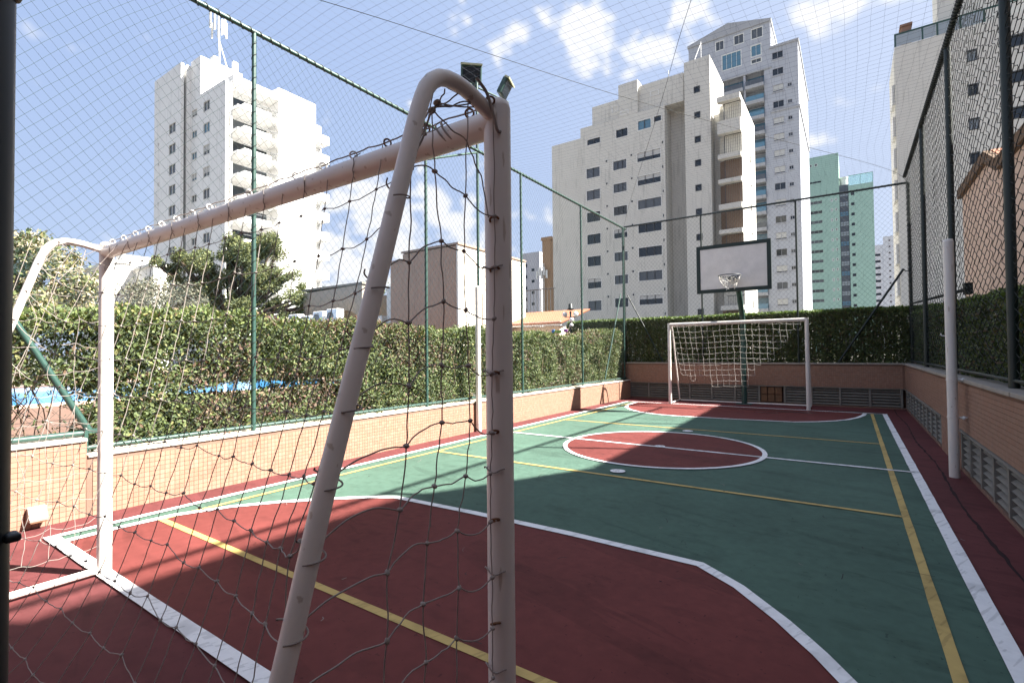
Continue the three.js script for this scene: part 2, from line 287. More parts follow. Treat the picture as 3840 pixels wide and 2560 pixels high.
{ // low wall on the garden side
  const w = thing('boundary_wall', 'low sunlit wall of small salmon mosaic tiles with a white coping under the leafy hedge', 'wall');
  obj('wall_core', [box(-3.4, -3.153, 0, 0.5, -13.3, -0.32), box(-3.4, -3.153, 0, 0.64, -0.318, 4)], M.grout, w);
  tiles(w, [...grid(-13.0, -0.32, 0.0, 0.5, (z, y) => [-3.15, y, z]), ...grid(-0.31, 0.75, 0.0, 0.635, (z, y) => [-3.15, y, z])], Math.PI / 2, 300, 21);
  for (let i = 0; i < 13; i++) { const z1 = -0.325 - i * 1.0, z0 = Math.max(-13.3, z1 - 0.994); obj('coping_stone', rbox(-3.42, -3.135, 0.502, 0.525, z0, z1, 0.006), M.cope, w); }
  for (let i = 0; i < 4; i++) obj('coping_stone', rbox(-3.42, -3.13, 0.642, 0.672, -0.316 + i, 0.678 + i, 0.006), M.cope, w);
}
// a louvred strip: slats and dividers in a real opening
function louvres(parent, a0, a1, pitch, place, skip) {
  const n = Math.round((a1 - a0) / pitch), p = (a1 - a0) / n;
  for (let i = 0; i <= n; i++) { const a = a0 + i * p; obj('divider', place(box(-0.022, 0.022, 0.035, 0.44, -0.05, 0.0), a), M.concrete, parent); }
  for (let i = 0; i < n; i++) {
    if (skip && skip(i)) continue;
    for (let k = 0; k < 6; k++) { const g = new THREE.BoxGeometry(p - 0.05, 0.016, 0.075); metres(g); g.rotateX(0.62); g.translate(0, 0.07 + k * 0.067, -0.045); obj('slat', place(g, a0 + (i + 0.5) * p), M.concrete, parent); }
  }
}
{ // wall behind the far goal
  const w = thing('boundary_wall', 'shaded tiled wall with a louvred vent strip standing behind the goal with the torn net', 'wall');
  obj('wall_core', [box(-3.4, 3.60, 0.46, 1.0, -13.3, -13.003), box(-3.4, 3.6, 0, 0.458, -13.3, -13.26), box(-3.398, -3.2, 0.0, 0.458, -13.258, -13.003), box(-3.198, 3.27, 0, 0.033, -13.258, -13.003)], M.grout, w);
  tiles(w, grid(-3.2, 3.26, 0.465, 0.99, (x, y) => [x, y, -13.0]), 0, 0, 22);
  obj('lintel', box(-3.2, 3.265, 0.44, 0.459, -13.2, -12.985), M.concrete, w);
  louvres(w, -3.17, 3.2, 0.58, (g, a) => g.translate(a, 0, -13.0), (i) => i === 6);
  // one bay holds a brown service hatch with a grid of small panels
  for (let i = 0; i < 3; i++) for (let j = 0; j < 2; j++) obj('hatch_panel', rbox(0.34 + i * 0.165, 0.49 + i * 0.165, 0.05 + j * 0.195, 0.23 + j * 0.195, -13.04, -13.02, 0.006), mat(lin(0.19, 0.105, 0.06), 0.7, { map: G1 }), w);
  for (let i = 0; i < 7; i++) obj('coping_stone', rbox(-3.42 + i * 1.0, -2.426 + i * 1.0, 1.002, 1.04, -13.33, -12.97, 0.006), M.stone, w);
}
{ // wall on the building side
  const w = thing('boundary_wall', 'shaded brown tiled wall with louvred vents and a stone ledge beside the drain side of the court', 'wall');
  obj('wall_core', [box(3.273, 3.6, 0.46, 1.0, -13.3, 2), box(3.56, 3.6, 0, 0.458, -13.3, 2), box(3.273, 3.558, 0, 0.458, -7.70, -6.3), box(3.273, 3.558, 0, 0.033, -13.29, -7.702), box(3.273, 3.558, 0, 0.033, -6.298, 2)], M.grout, w);
  const at = (z, y) => [3.27, y, z];
  tiles(w, [...grid(-13.0, -1.2, 0.465, 0.99, at), ...grid(-7.7, -6.3, 0, 0.46, at)], -Math.PI / 2, 300, 23);
  const place = (g, a) => { g.rotateY(-Math.PI / 2); return g.translate(3.27, 0, a); };
  louvres(w, -12.9, -7.73, 0.52, place); louvres(w, -6.27, -1.27, 0.5, place);
  obj('lintel', [box(3.252, 3.5, 0.44, 0.459, -12.95, -7.705), box(3.252, 3.5, 0.44, 0.459, -6.295, -1.2)], M.concrete, w);
  const r = rng(8); for (let i = 0; i < 24; i++) { const z1 = 1.6 - i * 0.62, o = (r() - 0.5) * 0.012; obj('coping_stone', rbox(3.235 + o, 3.63, 1.002, 1.038 + r() * 0.006, z1 - 0.612, z1, 0.007), M.stone, w); }
}
{ // small wall lamp near the goal
  const l = thing('wall_lamp', 'small white wedge-shaped lamp low on the salmon tiled wall', 'lamp', [-3.145, 0.1, 0]);
  const s = new THREE.Shape([new THREE.Vector2(0, 0.08), new THREE.Vector2(0.035, 0.08), new THREE.Vector2(0.10, -0.01), new THREE.Vector2(0.09, -0.03), new THREE.Vector2(0, -0.03)]);
  const g = new THREE.ExtrudeGeometry(s, { depth: 0.105, bevelEnabled: true, bevelSize: 0.004, bevelThickness: 0.004, bevelSegments: 1 }); g.translate(0, 0, -0.052); g.scale(0.85, 0.9, 1); obj('housing', g, mat(lin(0.45, 0.42, 0.38), 0.6), l); obj('diffuser', box(0.012, 0.085, -0.04, -0.034, -0.05, 0.05), M.rust, l);
}

// ---------------------------------------------------------------- fences and nets
const helix = (a, b, R, pitch, r) => { const d = b.clone().sub(a), L = d.length(), n = Math.round((L / pitch) * 7), t = d.clone().normalize(), u = V(0, 1, 0).cross(t); if (u.length() < 0.1) u.set(1, 0, 0); u.normalize(); const v = t.clone().cross(u), pts = []; for (let i = 0; i <= n; i++) { const s = (i / n) * L, q = (s / pitch) * 6.283; pts.push(a.clone().addScaledVector(t, s).addScaledVector(u, Math.cos(q) * R).addScaledVector(v, Math.sin(q) * R)); } return pts; };
// diamond mesh in a rectangle (a along the fence, y up)
function diamonds(a0, a1, y0, y1, place, seed, amp = 0.01) {
  const hx = 0.054, hy = 0.062, k = hy / hx, out = [];
  const warp = (a, y) => [(fbm(a * 0.9, y * 0.9, seed, 3) - 0.5) * amp * 5 + (vnoise(a * 9, y * 9, seed + 3) - 0.5) * amp, (fbm(a * 0.9 + 50, y * 0.9, seed + 1, 3) - 0.5) * amp * 5 + (vnoise(a * 9 + 30, y * 9, seed + 5) - 0.5) * amp];
  const H = y1 - y0, run = H / k;
  for (const s of [1, -1]) for (let c = a0 - (s > 0 ? run : 0); c < a1 + (s > 0 ? 0 : run); c += 2 * hx) {
    let ta = 0, tb = run; if (s > 0) { ta = Math.max(0, a0 - c); tb = Math.min(run, a1 - c); } else { ta = Math.max(0, c - a1); tb = Math.min(run, c - a0); }
    if (tb - ta < 0.02) continue; const n = Math.max(1, Math.round((tb - ta) / 0.11)), pts = [];
    for (let i = 0; i <= n; i++) { const t = mix(ta, tb, i / n), a = c + s * t, y = y0 + t * k, w = warp(a, y); pts.push(place(clamp(a + w[0], a0, a1), clamp(y + w[1], y0, y1))); }
    out.push(pts);
  }
  return out;
}
// twisted wire netting: zigzag wires that run straight for a little where they meet
function twisted(a0, a1, y0, y1, place, seed) {
  const out = [], r = rng(seed), half = 0.055, flatRun = 0.02, rise = 0.042;
  for (let c = a0 + half, j = 0; c < a1; c += 2 * half, j++) {
    const pts = []; let y = y0, s = j % 2 ? 1 : -1;
    while (y < y1) {
      const wob = () => (r() - 0.5) * 0.016, bend = (fbm(c * 1.3, y * 1.3, seed, 3) - 0.5) * 0.1;
      pts.push(place(c + s * half * 0.97 + bend + wob(), y)); y += flatRun; pts.push(place(c + s * half * 0.97 + bend + wob(), Math.min(y, y1))); y += rise * (0.85 + 0.3 * r()); s = -s;
    }
    out.push(pts);
  }
  return out;
}
const SG = M.steelGreen, SGShade = mat(lin(0.008, 0.017, 0.014), 0.5);  // second green is a darker copy: shade on those fences put into the colour
{ // garden side fence
  const f = thing('mesh_fence', 'tall sunlit green mesh fence above the low salmon wall, in front of the leafy hedge', 'fence');
  const X = -3.25, top = 5.03; M.wireLeft = mat(lin(0.030, 0.050, 0.048), 0.6);
  const zs = [3.7, 0.95, -1.805, -4.55, -7.31, -10.05, -12.82];
  for (const z of zs) { const p = obj('fence_post', bar(V(X, z > -0.3 ? 0.66 : 0.53, z), V(X, top, z), 0.024, 12), SG, f); obj('wire_wrap', wires([helix(V(X, 0.6, z), V(X, top, z), 0.027, 0.13, 0.002)], 0.0045), M.wireDark, p); }
  const rail = obj('top_rail', bar(V(X, top, 3.7), V(X, top, -13.05), 0.026, 12), SG, f); obj('wire_wrap', wires([helix(V(X, top, 3.7), V(X, top, -13.05), 0.030, 0.115, 0.002)], 0.0068), M.wireDark, rail);
  const low = obj('bottom_rail', bar(V(X, 0.575, -0.3), V(X, 0.575, -13.05), 0.017, 8), SG, f); obj('wire_wrap', wires([helix(V(X, 0.575, -0.3), V(X, 0.575, -13.05), 0.024, 0.09, 0.002)], 0.004), M.wireGreen, low);
  obj('bottom_rail', bar(V(X, 0.705, 3), V(X, 0.705, -0.33), 0.024, 10), SG, f);
  obj('mesh', wires(diamonds(-13.05, 2.6, 0.58, top, (a, y) => V(X, y, a), 3), 0.0014), M.wireLeft, f);
  obj('brace', bar(V(X, 1.95, 0.27), V(X, 0.72, -0.36), 0.026, 12), SG, f);
  obj('bracket', [box(X - 0.02, X + 0.03, 0.54, 0.76, -0.345, -0.32), box(X - 0.02, X + 0.03, 0.54, 0.76, -0.46, -0.435), box(X - 0.02, X + 0.03, 0.70, 0.735, -0.434, -0.346)], SG, f);
  obj('brace', bar(V(X, 3.04, -12.6), V(X, 0.62, -11.4), 0.02, 8), SG, f);
}
{ // fence behind the far goal
  const f = thing('mesh_fence', 'tall green mesh fence rising out of the clipped dark hedge behind the basketball backboard', 'fence');
  const Z = -13.12, top = 5.12;
  for (const x of [-3.33, -1.09, 1.2, 3.42]) obj('fence_post', bar(V(x, 1.04, Z), V(x, top, Z), x > 3 ? 0.032 : 0.023, 12), SGShade, f);
  const rail = obj('top_rail', bar(V(-3.33, top, Z), V(3.42, top, Z), 0.025, 10), SGShade, f); obj('wire_wrap', wires([helix(V(-3.33, top, Z), V(3.42, top, Z), 0.028, 0.12, 0.002)], 0.004), M.wireDark, rail);
  obj('mesh', wires(diamonds(-3.33, 3.42, 1.06, top, (a, y) => V(a, y, Z), 13), 0.0017), M.wireDark, f);
  obj('brace', bar(V(3.3, 3.17, Z + 0.01), V(2.03, 1.06, Z + 0.01), 0.024, 8), SGShade, f); obj('brace', bar(V(-3.24, 3.05, Z + 0.01), V(-2.2, 1.06, Z + 0.01), 0.018, 8), SGShade, f);
  obj('clip', tube([V(3.3, 3.17, Z + 0.01), V(3.34, 3.12, Z + 0.01), V(3.42, 3.12, Z)], 0.012, 8, 6), SGShade, f);
}
{ // fence on the building side
  const f = thing('mesh_fence', 'tall dark wire netting fence on the stone ledge, in front of the peach house', 'fence');
  const X = 3.36, top = 5.26;
  for (const z of [1.2, -1.7, -4.47, -7.24, -10.05]) obj('fence_post', bar(V(X, 1.04, z), V(X + 0.02, top, z - 0.03), 0.036, 12), SGShade, f);
  const rail = obj('top_rail', bar(V(X, top, 1.2), V(X, top, -13.1), 0.03, 10), SGShade, f); obj('wire_wrap', wires([helix(V(X, top, 1.2), V(X, top, -13.1), 0.036, 0.07, 0.002)], 0.006), M.wireDark, rail);
  obj('mesh', wires(twisted(-13.05, -1.4, 1.08, top, (a, y) => V(X + 0.01, y, a), 41), 0.0036), M.wireDark, f);
  obj('bottom_rail', bar(V(X, 1.10, 1.2), V(X, 1.10, -13.1), 0.016, 8), SGShade, f);
  obj('brace', [bar(V(X + 0.05, 2.06, -6.75), V(X + 0.05, 2.36, -12.9), 0.022, 8), box(X + 0.03, X + 0.10, 2.0, 2.13, -6.76, -6.62)], M.wireDark, f);
}
{ // net roof
  const n = thing('ceiling_net', 'fine square sports net stretched like a ceiling over the whole court', 'net'), list = [], list2 = [];
  const sag = (x, z) => 5.08 - 0.07 * Math.cos(((x - 0.05) / 3.4) * 1.5) + (fbm(x * 0.5, z * 0.5, 91, 3) - 0.5) * 0.14;
  const wob = (x, z) => [(fbm(x * 0.7, z * 0.7, 93, 3) - 0.5) * 0.12, (fbm(x * 0.7 + 30, z * 0.7, 95, 3) - 0.5) * 0.12];
  const pt = (x, z) => { const w = wob(x, z); return V(clamp(x + w[0], -3.25, 3.38), sag(x, z), clamp(z + w[1], -13.1, 1)); };
  for (let z = 0.2; z > -13.1; z -= 0.12) list.push(Array.from({ length: 25 }, (_, i) => pt(-3.25 + (6.63 * i) / 24, z)));
  for (let x = -3.25; x < 3.4; x += 0.12) list2.push(Array.from({ length: 49 }, (_, i) => pt(x, 0.2 - (13.3 * i) / 48)));
  M.nylon = mat(lin(0.06, 0.07, 0.09), 0.8);
  obj('cross_threads', wires(list, 0.00125), M.nylon, n).userData.kind = 'stuff'; obj('long_threads', wires(list2, 0.00095), M.nylon, n).userData.kind = 'stuff';
  const c1 = obj('support_cable', tube([V(-3.25, 5.03, -0.1), V(-2.05, 5.0, -2.1), V(-0.38, 4.99, -5.45), V(1.0, 5.0, -7.95), V(3.1, 5.08, -11.93), V(3.42, 5.12, -13.12)], 0.0035, 60, 5), M.wireDark, n);
  obj('support_cable', tube([V(3.36, 5.14, 0.2), V(0.95, 5.02, -4.17), V(0.09, 5.0, -5.95), V(-2.2, 5.03, -10.65), V(-3.33, 5.12, -13.12)], 0.003, 60, 5), M.wireDark, n);
}
{ // floodlights above the garden side fence
  const m = thing('floodlight_mast', 'slim green mast with two square floodlights above the garden side fence', 'floodlight', [-3.5, 0.44, -6.2]);
  obj('mast', bar(V(0, 0, 0), V(0, 6.15, 0), 0.028, 10), SG, m); obj('stay', [bar(V(0, 4.72, 0), V(0.24, 4.02, 1.62), 0.02, 8), bar(V(0, 5.2, 0), V(0.12, 4.6, -0.5), 0.008, 6)], SG, m);
  obj('cross_arm', bar(V(-0.1, 6.0, 0.3), V(0.0, 6.12, -1.05), 0.018, 8), SG, m);
  const head = (x, y, z, turn, tilt) => { const g = new THREE.Group(); g.name = 'floodlight_head'; g.position.set(x, y, z); g.rotation.set(tilt, turn, 0, 'YXZ'); m.add(g); const h = obj('housing', rbox(-0.2, 0.2, -0.17, 0.17, -0.05, 0.05, 0.03), SG, g); obj('visor', box(-0.205, 0.205, 0.16, 0.19, -0.02, 0.09), mat(lin(0.5, 0.52, 0.36), 0.6), g); obj('lens', box(-0.16, 0.16, -0.13, 0.13, 0.051, 0.056), M.glass, g); };
  head(-0.1, 6.22, 0.04, 0.75, 0.35); head(0.0, 6.34, -0.92, 1.9, 0.5);
}

// ---------------------------------------------------------------- goals
const knot = (p, r, seed) => { const g = new THREE.IcosahedronGeometry(r, 1); g.scale(1, 1.25 + 0.4 * hash2(seed, 1, 3), 1); g.rotateZ(hash2(seed, 2, 3) * 3); g.rotateX(hash2(seed, 3, 3) * 3); g.translate(p.x, p.y, p.z); return g; };
// slack rope between knots: points with a little droop and kink
function slack(a, b, droop, seed, n = 5) {
  const out = []; for (let i = 0; i < n; i++) { const t = i / n, w = Math.sin(t * Math.PI); out.push(V(mix(a.x, b.x, t) + (hash2(seed, i, 1) - 0.5) * 0.006 * w, mix(a.y, b.y, t) - droop * w + (hash2(seed, i, 2) - 0.5) * 0.005 * w, mix(a.z, b.z, t) + (hash2(seed, i, 3) - 0.5) * 0.006 * w)); } return out;
}
function cord(nodes, r, parent, m, droop, seed, sides = 5) {
  const pts = []; for (let i = 0; i + 1 < nodes.length; i++) pts.push(...slack(nodes[i], nodes[i + 1], droop, seed * 31 + i)); pts.push(nodes[nodes.length - 1]);
  return obj('cord', tube(pts, r, Math.max(6, nodes.length * 6), sides), m, parent);
}
const NX0 = -1.64, NX1 = 1.44;
// side tube of the near goal: from the post top back, over a bend and down to the floor
const sidePath = [[2.04, 0.02], [2.052, 0.07], [2.064, 0.13], [2.066, 0.19], [2.05, 0.245], [2.012, 0.285], [1.946, 0.314], [1.81, 0.356], [1.53, 0.44], [1.1, 0.572], [0.8, 0.657], [0.4, 0.775], [0.022, 0.886]];
const sideAt = (x, s) => { const c = new THREE.CatmullRomCurve3(sidePath.map(([y, z]) => V(x, y, z))); return c.getPointAt(s); };
{
  const g = thing('football_goal', 'goal with white tubular posts, bent side tubes and a draped dark net', 'goal');
  for (const x of [NX0, NX1]) {
    const prof = [[0, 0], [0.0385, 0], [0.0385, 2.055], [0.034, 2.074], [0.02, 2.084], [0, 2.086]].map(([a, b]) => new THREE.Vector2(a, b));
    const l = new THREE.LatheGeometry(prof, 28); l.translate(x, 0.012, 0); const uv = l.attributes.uv; for (let i = 0; i < uv.count; i++) uv.setXY(i, uv.getX(i) * 0.25, uv.getY(i) * 2); obj('post', l, M.post, g);
    obj('side_tube', tube(sidePath.map(([y, z]) => V(x, y, z)), 0.0202, 72, 16), M.post, g);
    obj('floor_tube', bar(V(x, 0.035, 0.03), V(x, 0.035, 0.93), 0.0215, 12), M.post, g);
  }
  obj('crossbar', bar(V(NX0, 2.03, 0), V(NX1, 2.03, 0), 0.039, 28), M.post, g); obj('rear_tube', bar(V(NX0, 0.035, 0.9), V(NX1, 0.035, 0.9), 0.0205, 12), M.post, g);
  const ring = new THREE.TorusGeometry(0.0125, 0.0032, 8, 18);
  for (let i = 0; i < 17; i++) { const r = obj('net_ring', ring, i > 13 ? M.rust : M.ring, g); r.position.set(-1.5 + i * 0.178, 2.079, 0.012); r.rotation.set(0.3, 0.5 + hash2(i, 4, 4), 0); }
  for (const [y, z] of [[1.6, 0.035], [1.31, 0.04], [1.15, 0.045], [0.91, 0.045], [0.63, 0.045], [1.74, 0.035], [2.07, 0.05]]) { const r = obj('net_ring', ring, M.rust, g); r.position.set(NX1 + 0.012, y, z); r.rotation.set(1.2, 0.4, 0.3); }
}
{ // its net: the back panel is relaxed as a slack rope grid, the side panel hangs between tube and post
  const n = thing('goal_net', 'frayed dark rope net with knots tied to the bent side tubes', 'net');
  const C = 21, R = 13, P = [], fix = [], rest = [];
  for (let j = 0; j <= R; j++) for (let i = 0; i <= C; i++) {
    const u = i / C, v = j / R; let p, f = true;
    if (j === 0) p = V(mix(NX0 + 0.02, NX1 - 0.03, u), 2.072, 0.02); else if (i === 0 || i === C) p = sideAt(i ? NX1 - 0.02 : NX0 + 0.02, clamp(0.02 + 0.95 * v)); else if (j === R) p = V(mix(NX0 + 0.02, NX1 - 0.02, u), 0.045 + 0.02 * hash2(i, 7, 7), 0.9 + 0.03 * hash2(i, 8, 7)); else { p = V(mix(NX0, NX1, u), mix(2.08, 0.04, v), mix(0.03, 0.9, v)); f = false; }
    P.push(p); fix.push(f);
  }
  const id = (i, j) => j * (C + 1) + i, links = [];
  for (let j = 0; j <= R; j++) for (let i = 0; i <= C; i++) { if (i < C) links.push([id(i, j), id(i + 1, j), 0.1455 * (1.03 + 0.10 * hash2(i, j, 1))]); if (j < R) links.push([id(i, j), id(i, j + 1), 0.172 * (1.02 + 0.08 * hash2(i, j, 2))]); }
  const old = P.map((p) => p.clone());
  for (let it = 0; it < 260; it++) {
    for (let k = 0; k < P.length; k++) if (!fix[k]) { const p = P[k], o = old[k], vx = (p.x - o.x) * 0.9, vy = (p.y - o.y) * 0.9, vz = (p.z - o.z) * 0.9; o.copy(p); p.x += vx; p.y += vy - 0.0009; p.z += vz; if (p.y < 0.02) p.y = 0.02; }
    for (let s = 0; s < 6; s++) for (const [a, b, L] of links) { const p = P[a], q = P[b], dx = q.x - p.x, dy = q.y - p.y, dz = q.z - p.z, d = Math.sqrt(dx * dx + dy * dy + dz * dz); if (d <= L) continue; const e = (d - L) / d, wa = fix[a] ? 0 : fix[b] ? 1 : 0.5, wb = fix[b] ? 0 : fix[a] ? 1 : 0.5; p.x += dx * e * wa; p.y += dy * e * wa; p.z += dz * e * wa; q.x -= dx * e * wb; q.y -= dy * e * wb; q.z -= dz * e * wb; }
  }
  const rr = 0.00165, knots = [];
  for (let i = 0; i <= C; i++) cord(Array.from({ length: R + 1 }, (_, j) => P[id(i, j)]), rr, n, M.rope, 0.002, i + 1);
  for (let j = 1; j <= R; j++) cord(Array.from({ length: C + 1 }, (_, i) => P[id(i, j)]), rr, n, M.rope, 0.008, j + 60);
  for (let j = 1; j < R; j++) for (let i = 0; i <= C; i++) knots.push(knot(P[id(i, j)], 0.0052, i * 40 + j));
  cord(Array.from({ length: 18 }, (_, i) => V(mix(NX0, NX1, i / 17), 2.083 + 0.006 * hash2(i, 3, 9), 0.016)), 0.0026, n, M.rope, 0.006, 200);
  // strands thrown over the crossbar
  for (let i = 1; i < C; i += 2) { const x = mix(NX0 + 0.02, NX1 - 0.03, i / C) + 0.03; cord([V(x, 2.072, 0.02), V(x - 0.008, 2.05, 0.044), V(x - 0.02, 2.0, 0.036), V(x - 0.03, 1.985, 0.02)], rr, n, M.rope, 0, 300 + i); }
  // near side panel: [y, z] of each knot, column by column from the tube to the post
  const K = [
    [[1.727, 0.385], [1.519, 0.445], [1.394, 0.482], [1.271, 0.518], [1.129, 0.560], [1.005, 0.597], [0.88, 0.633], [0.758, 0.668], [0.60, 0.715], [0.44, 0.762]],
    [[1.80, 0.335], [1.578, 0.345], [1.439, 0.347], [1.296, 0.354], [1.162, 0.361], [1.025, 0.38], [0.898, 0.411], [0.759, 0.42], [0.60, 0.44], [0.44, 0.47]],
    [[1.812, 0.261], [1.643, 0.247], [1.496, 0.237], [1.339, 0.239], [1.199, 0.239], [1.053, 0.274], [0.922, 0.291], [0.789, 0.308], [0.656, 0.305], [0.50, 0.32]],
    [[1.784, 0.14], [1.635, 0.151], [1.48, 0.153], [1.336, 0.145], [1.191, 0.131], [1.052, 0.157], [0.92, 0.185], [0.782, 0.19], [0.651, 0.186], [0.50, 0.2]],
    [[1.746, 0.045], [1.606, 0.045], [1.462, 0.05], [1.314, 0.062], [1.152, 0.064], [1.044, 0.074], [0.915, 0.075], [0.765, 0.07], [0.631, 0.07], [0.5, 0.07]],
  ].map((col, c) => col.map(([y, z], r) => V(NX1 + (c === 4 ? 0.02 : (hash2(c, r, 5) - 0.5) * 0.014), y, z)));
  const hub = V(NX1 - 0.01, 1.965, 0.26), rs = 0.0017;
  K.forEach((col, c) => { if (c) cord(c === 2 || c === 1 ? [hub, ...col] : c === 4 ? [V(NX1 + 0.02, 2.06, 0.045), ...col] : [V(NX1, 2.062, 0.13), ...col], rs, n, M.rope, 0, 400 + c, 6); });
  for (let r = 0; r < 10; r++) {
    const row = K.map((col) => col[r]), pts = [];
    for (let c = 0; c < 4; c++) { const a = row[c], b = row[c + 1], s = slack(a, b, [-0.022, -0.014, 0.004, 0.018][c] * (0.5 + hash2(c, r, 8)), r * 9 + c + 500, 6); pts.push(...s); } pts.push(row[4]);
    obj('cord', tube(pts, rs * 1.05, 40, 6), M.rope, n);
    // lashing round the tube
    const a = row[0], loop = []; for (let i = 0; i <= 10; i++) { const t = (i / 10) * 5.6 + 0.4; loop.push(V(a.x + Math.sin(t) * 0.0258, a.y + 0.004 * i - 0.02 + Math.cos(t) * 0.006, a.z + Math.cos(t) * 0.0258)); } obj('lashing', tube(loop, 0.0019, 24, 6), M.rope, n);
    const b = row[4], lp = []; for (let i = 0; i <= 8; i++) { const t = -0.9 + (i / 8) * 1.8; lp.push(V(NX1 + Math.sin(t) * 0.045, b.y + 0.006 * Math.sin(i), Math.cos(t) * 0.045)); } if (r % 2) obj('lashing', tube(lp, 0.0022, 16, 6), M.rope, n);
    row.forEach((p, c) => knots.push(knot(p, c ? 0.0058 : 0.0066, r * 11 + c + 900)));
  }
  // tangle under the bend
  for (const q of [[[2.05, 0.16], [1.973, 0.26]], [[2.04, 0.21], [1.985, 0.25]], [[2.06, 0.05], [1.985, 0.25]], [[2.09, 0.02], [2.03, 0.15], [1.975, 0.255]], [[1.973, 0.26], [1.90, 0.33], [1.80, 0.365]], [[1.973, 0.26], [1.93, 0.14], [1.86, 0.06], [1.746, 0.045]], [[2.09, 0.03], [1.97, 0.26], [1.80, 0.35], [1.6, 0.41]]]) { const p = q.map(([y, z], i) => V(NX1 - 0.012 + (i % 2) * 0.012, y, z)); cord(p, 0.002, n, M.rope, 0.006, Math.round(q[0][0] * 1000 + q[0][1] * 77)); }
  obj('lashing', tube([V(NX1 + 0.02, 2.10, 0.12), V(NX1 + 0.024, 2.075, 0.08), V(NX1 + 0.028, 2.02, 0.055), V(NX1 + 0.03, 1.985, 0.04), V(NX1 + 0.02, 2.0, 0.0), V(NX1, 2.0, -0.03)], 0.0045, 24, 7), M.rope, n);
  for (const a of [-0.6, 0.2]) obj('lashing', tube(Array.from({ length: 9 }, (_, i) => { const t = a + i * 0.42; return V(NX1 - 0.23 + 0.012 * i, 2.04 + Math.cos(t) * 0.043, Math.sin(t) * 0.043); }), 0.003, 24, 6), M.rope, n);
  knots.push(knot(hub, 0.0085, 77), knot(V(NX1, 1.985, 0.252), 0.0075, 78)); obj('knots', knots, M.rope, n);
  // far side panel
  const S = Array.from({ length: 12 }, (_, r) => { const y = 1.9 - r * 0.155; const e = sidePath.findIndex(([yy]) => yy < y), [ya, za] = sidePath[Math.max(5, e - 1)], [yb, zb] = sidePath[Math.max(6, e)], zt = mix(za, zb, (y - ya) / (yb - ya)), m = Math.max(2, Math.round(zt / 0.12)); return Array.from({ length: m + 1 }, (_, c) => V(NX0 + (hash2(c, r, 15) - 0.5) * 0.03, y + (hash2(c, r, 16) - 0.5) * 0.04, mix(0.04, zt, c / m))); });
  M.ropeSun = M.rope; S.forEach((row, r) => cord(row, rr, n, M.ropeSun, 0.012, 700 + r)); for (let c = 1; c < 7; c++) { const col = S.map((row) => row[c]).filter(Boolean); if (col.length > 1) cord([V(NX0, 2.05, 0.05 * c + 0.05), ...col], rr, n, M.ropeSun, 0.004, 720 + c); }
}
{ // far goal
  const a = -1.6, b = 1.47, z = FZ - 0.0, g = thing('football_goal', 'white tubular goal with a torn white net in front of the louvred tiled wall', 'goal');
  for (const x of [a, b]) {
    obj('post', bar(V(x, 0.01, z), V(x, 2.08, z), 0.041, 16), M.post, g);
    obj('side_tube', tube([V(x, 2.04, z - 0.03), V(x, 2.04, z - 0.14), V(x, 1.98, z - 0.24), V(x, 1.2, z - 0.5), V(x, 0.04, z - 0.88)], 0.02, 40, 10), M.post, g); obj('floor_tube', bar(V(x, 0.03, z), V(x, 0.03, z - 0.9), 0.018, 8), M.post, g);
  }
  obj('crossbar', bar(V(a, 2.04, z), V(b, 2.04, z), 0.041, 16), M.post, g); obj('rear_tube', bar(V(a, 0.03, z - 0.88), V(b, 0.03, z - 0.88), 0.018, 8), M.post, g);
  const n = thing('goal_net', 'torn white rope net hanging loose from the goal by the louvred wall', 'net');
  const C = 20, dx = (b - 0.16 - a) / C, len = (u) => (u < 0.1 ? 9 : u < 0.2 ? 10 : u < 0.3 ? 9.4 : u < 0.62 ? 11 : u < 0.69 ? 9 : u < 0.75 ? 7.6 : u < 0.82 ? 6 : u < 0.87 ? 4.8 : u < 0.93 ? 3.4 : 1.6);
  const at = (i, j) => { const u = i / C, gather = u < 0.25 ? 0.02 * j * (0.25 - u) * 4 : 0; return V(a + 0.05 + i * dx + gather * 0.6 + (hash2(i, j, 61) - 0.5) * 0.03, 2.0 - j * 0.14 - 0.02 * Math.sin(u * 9) + (hash2(i, j, 62) - 0.5) * 0.025 - (u > 0.8 ? (u - 0.8) * 0.15 : 0), z - 0.05 - 0.045 * j * (1 - 0.3 * Math.sin(u * 3.1)) + (hash2(i, j, 63) - 0.5) * 0.03); };
  for (let i = 0; i <= C; i++) { const k = Math.floor(len(i / C)); if (k > 0) cord([V(a + 0.05 + i * dx, 2.02, z - 0.04), ...Array.from({ length: k + 1 }, (_, j) => at(i, j))], 0.0023, n, M.ropeWhite, 0, 800 + i, 4); }
  for (let j = 0; j <= 11; j++) { let run = []; for (let i = 0; i <= C + 1; i++) { if (i <= C && len(i / C) >= j) run.push(at(i, j)); else { if (run.length > 1) cord(run, 0.0023, n, M.ropeWhite, 0.008, 840 + j, 4); run = []; } } }
}
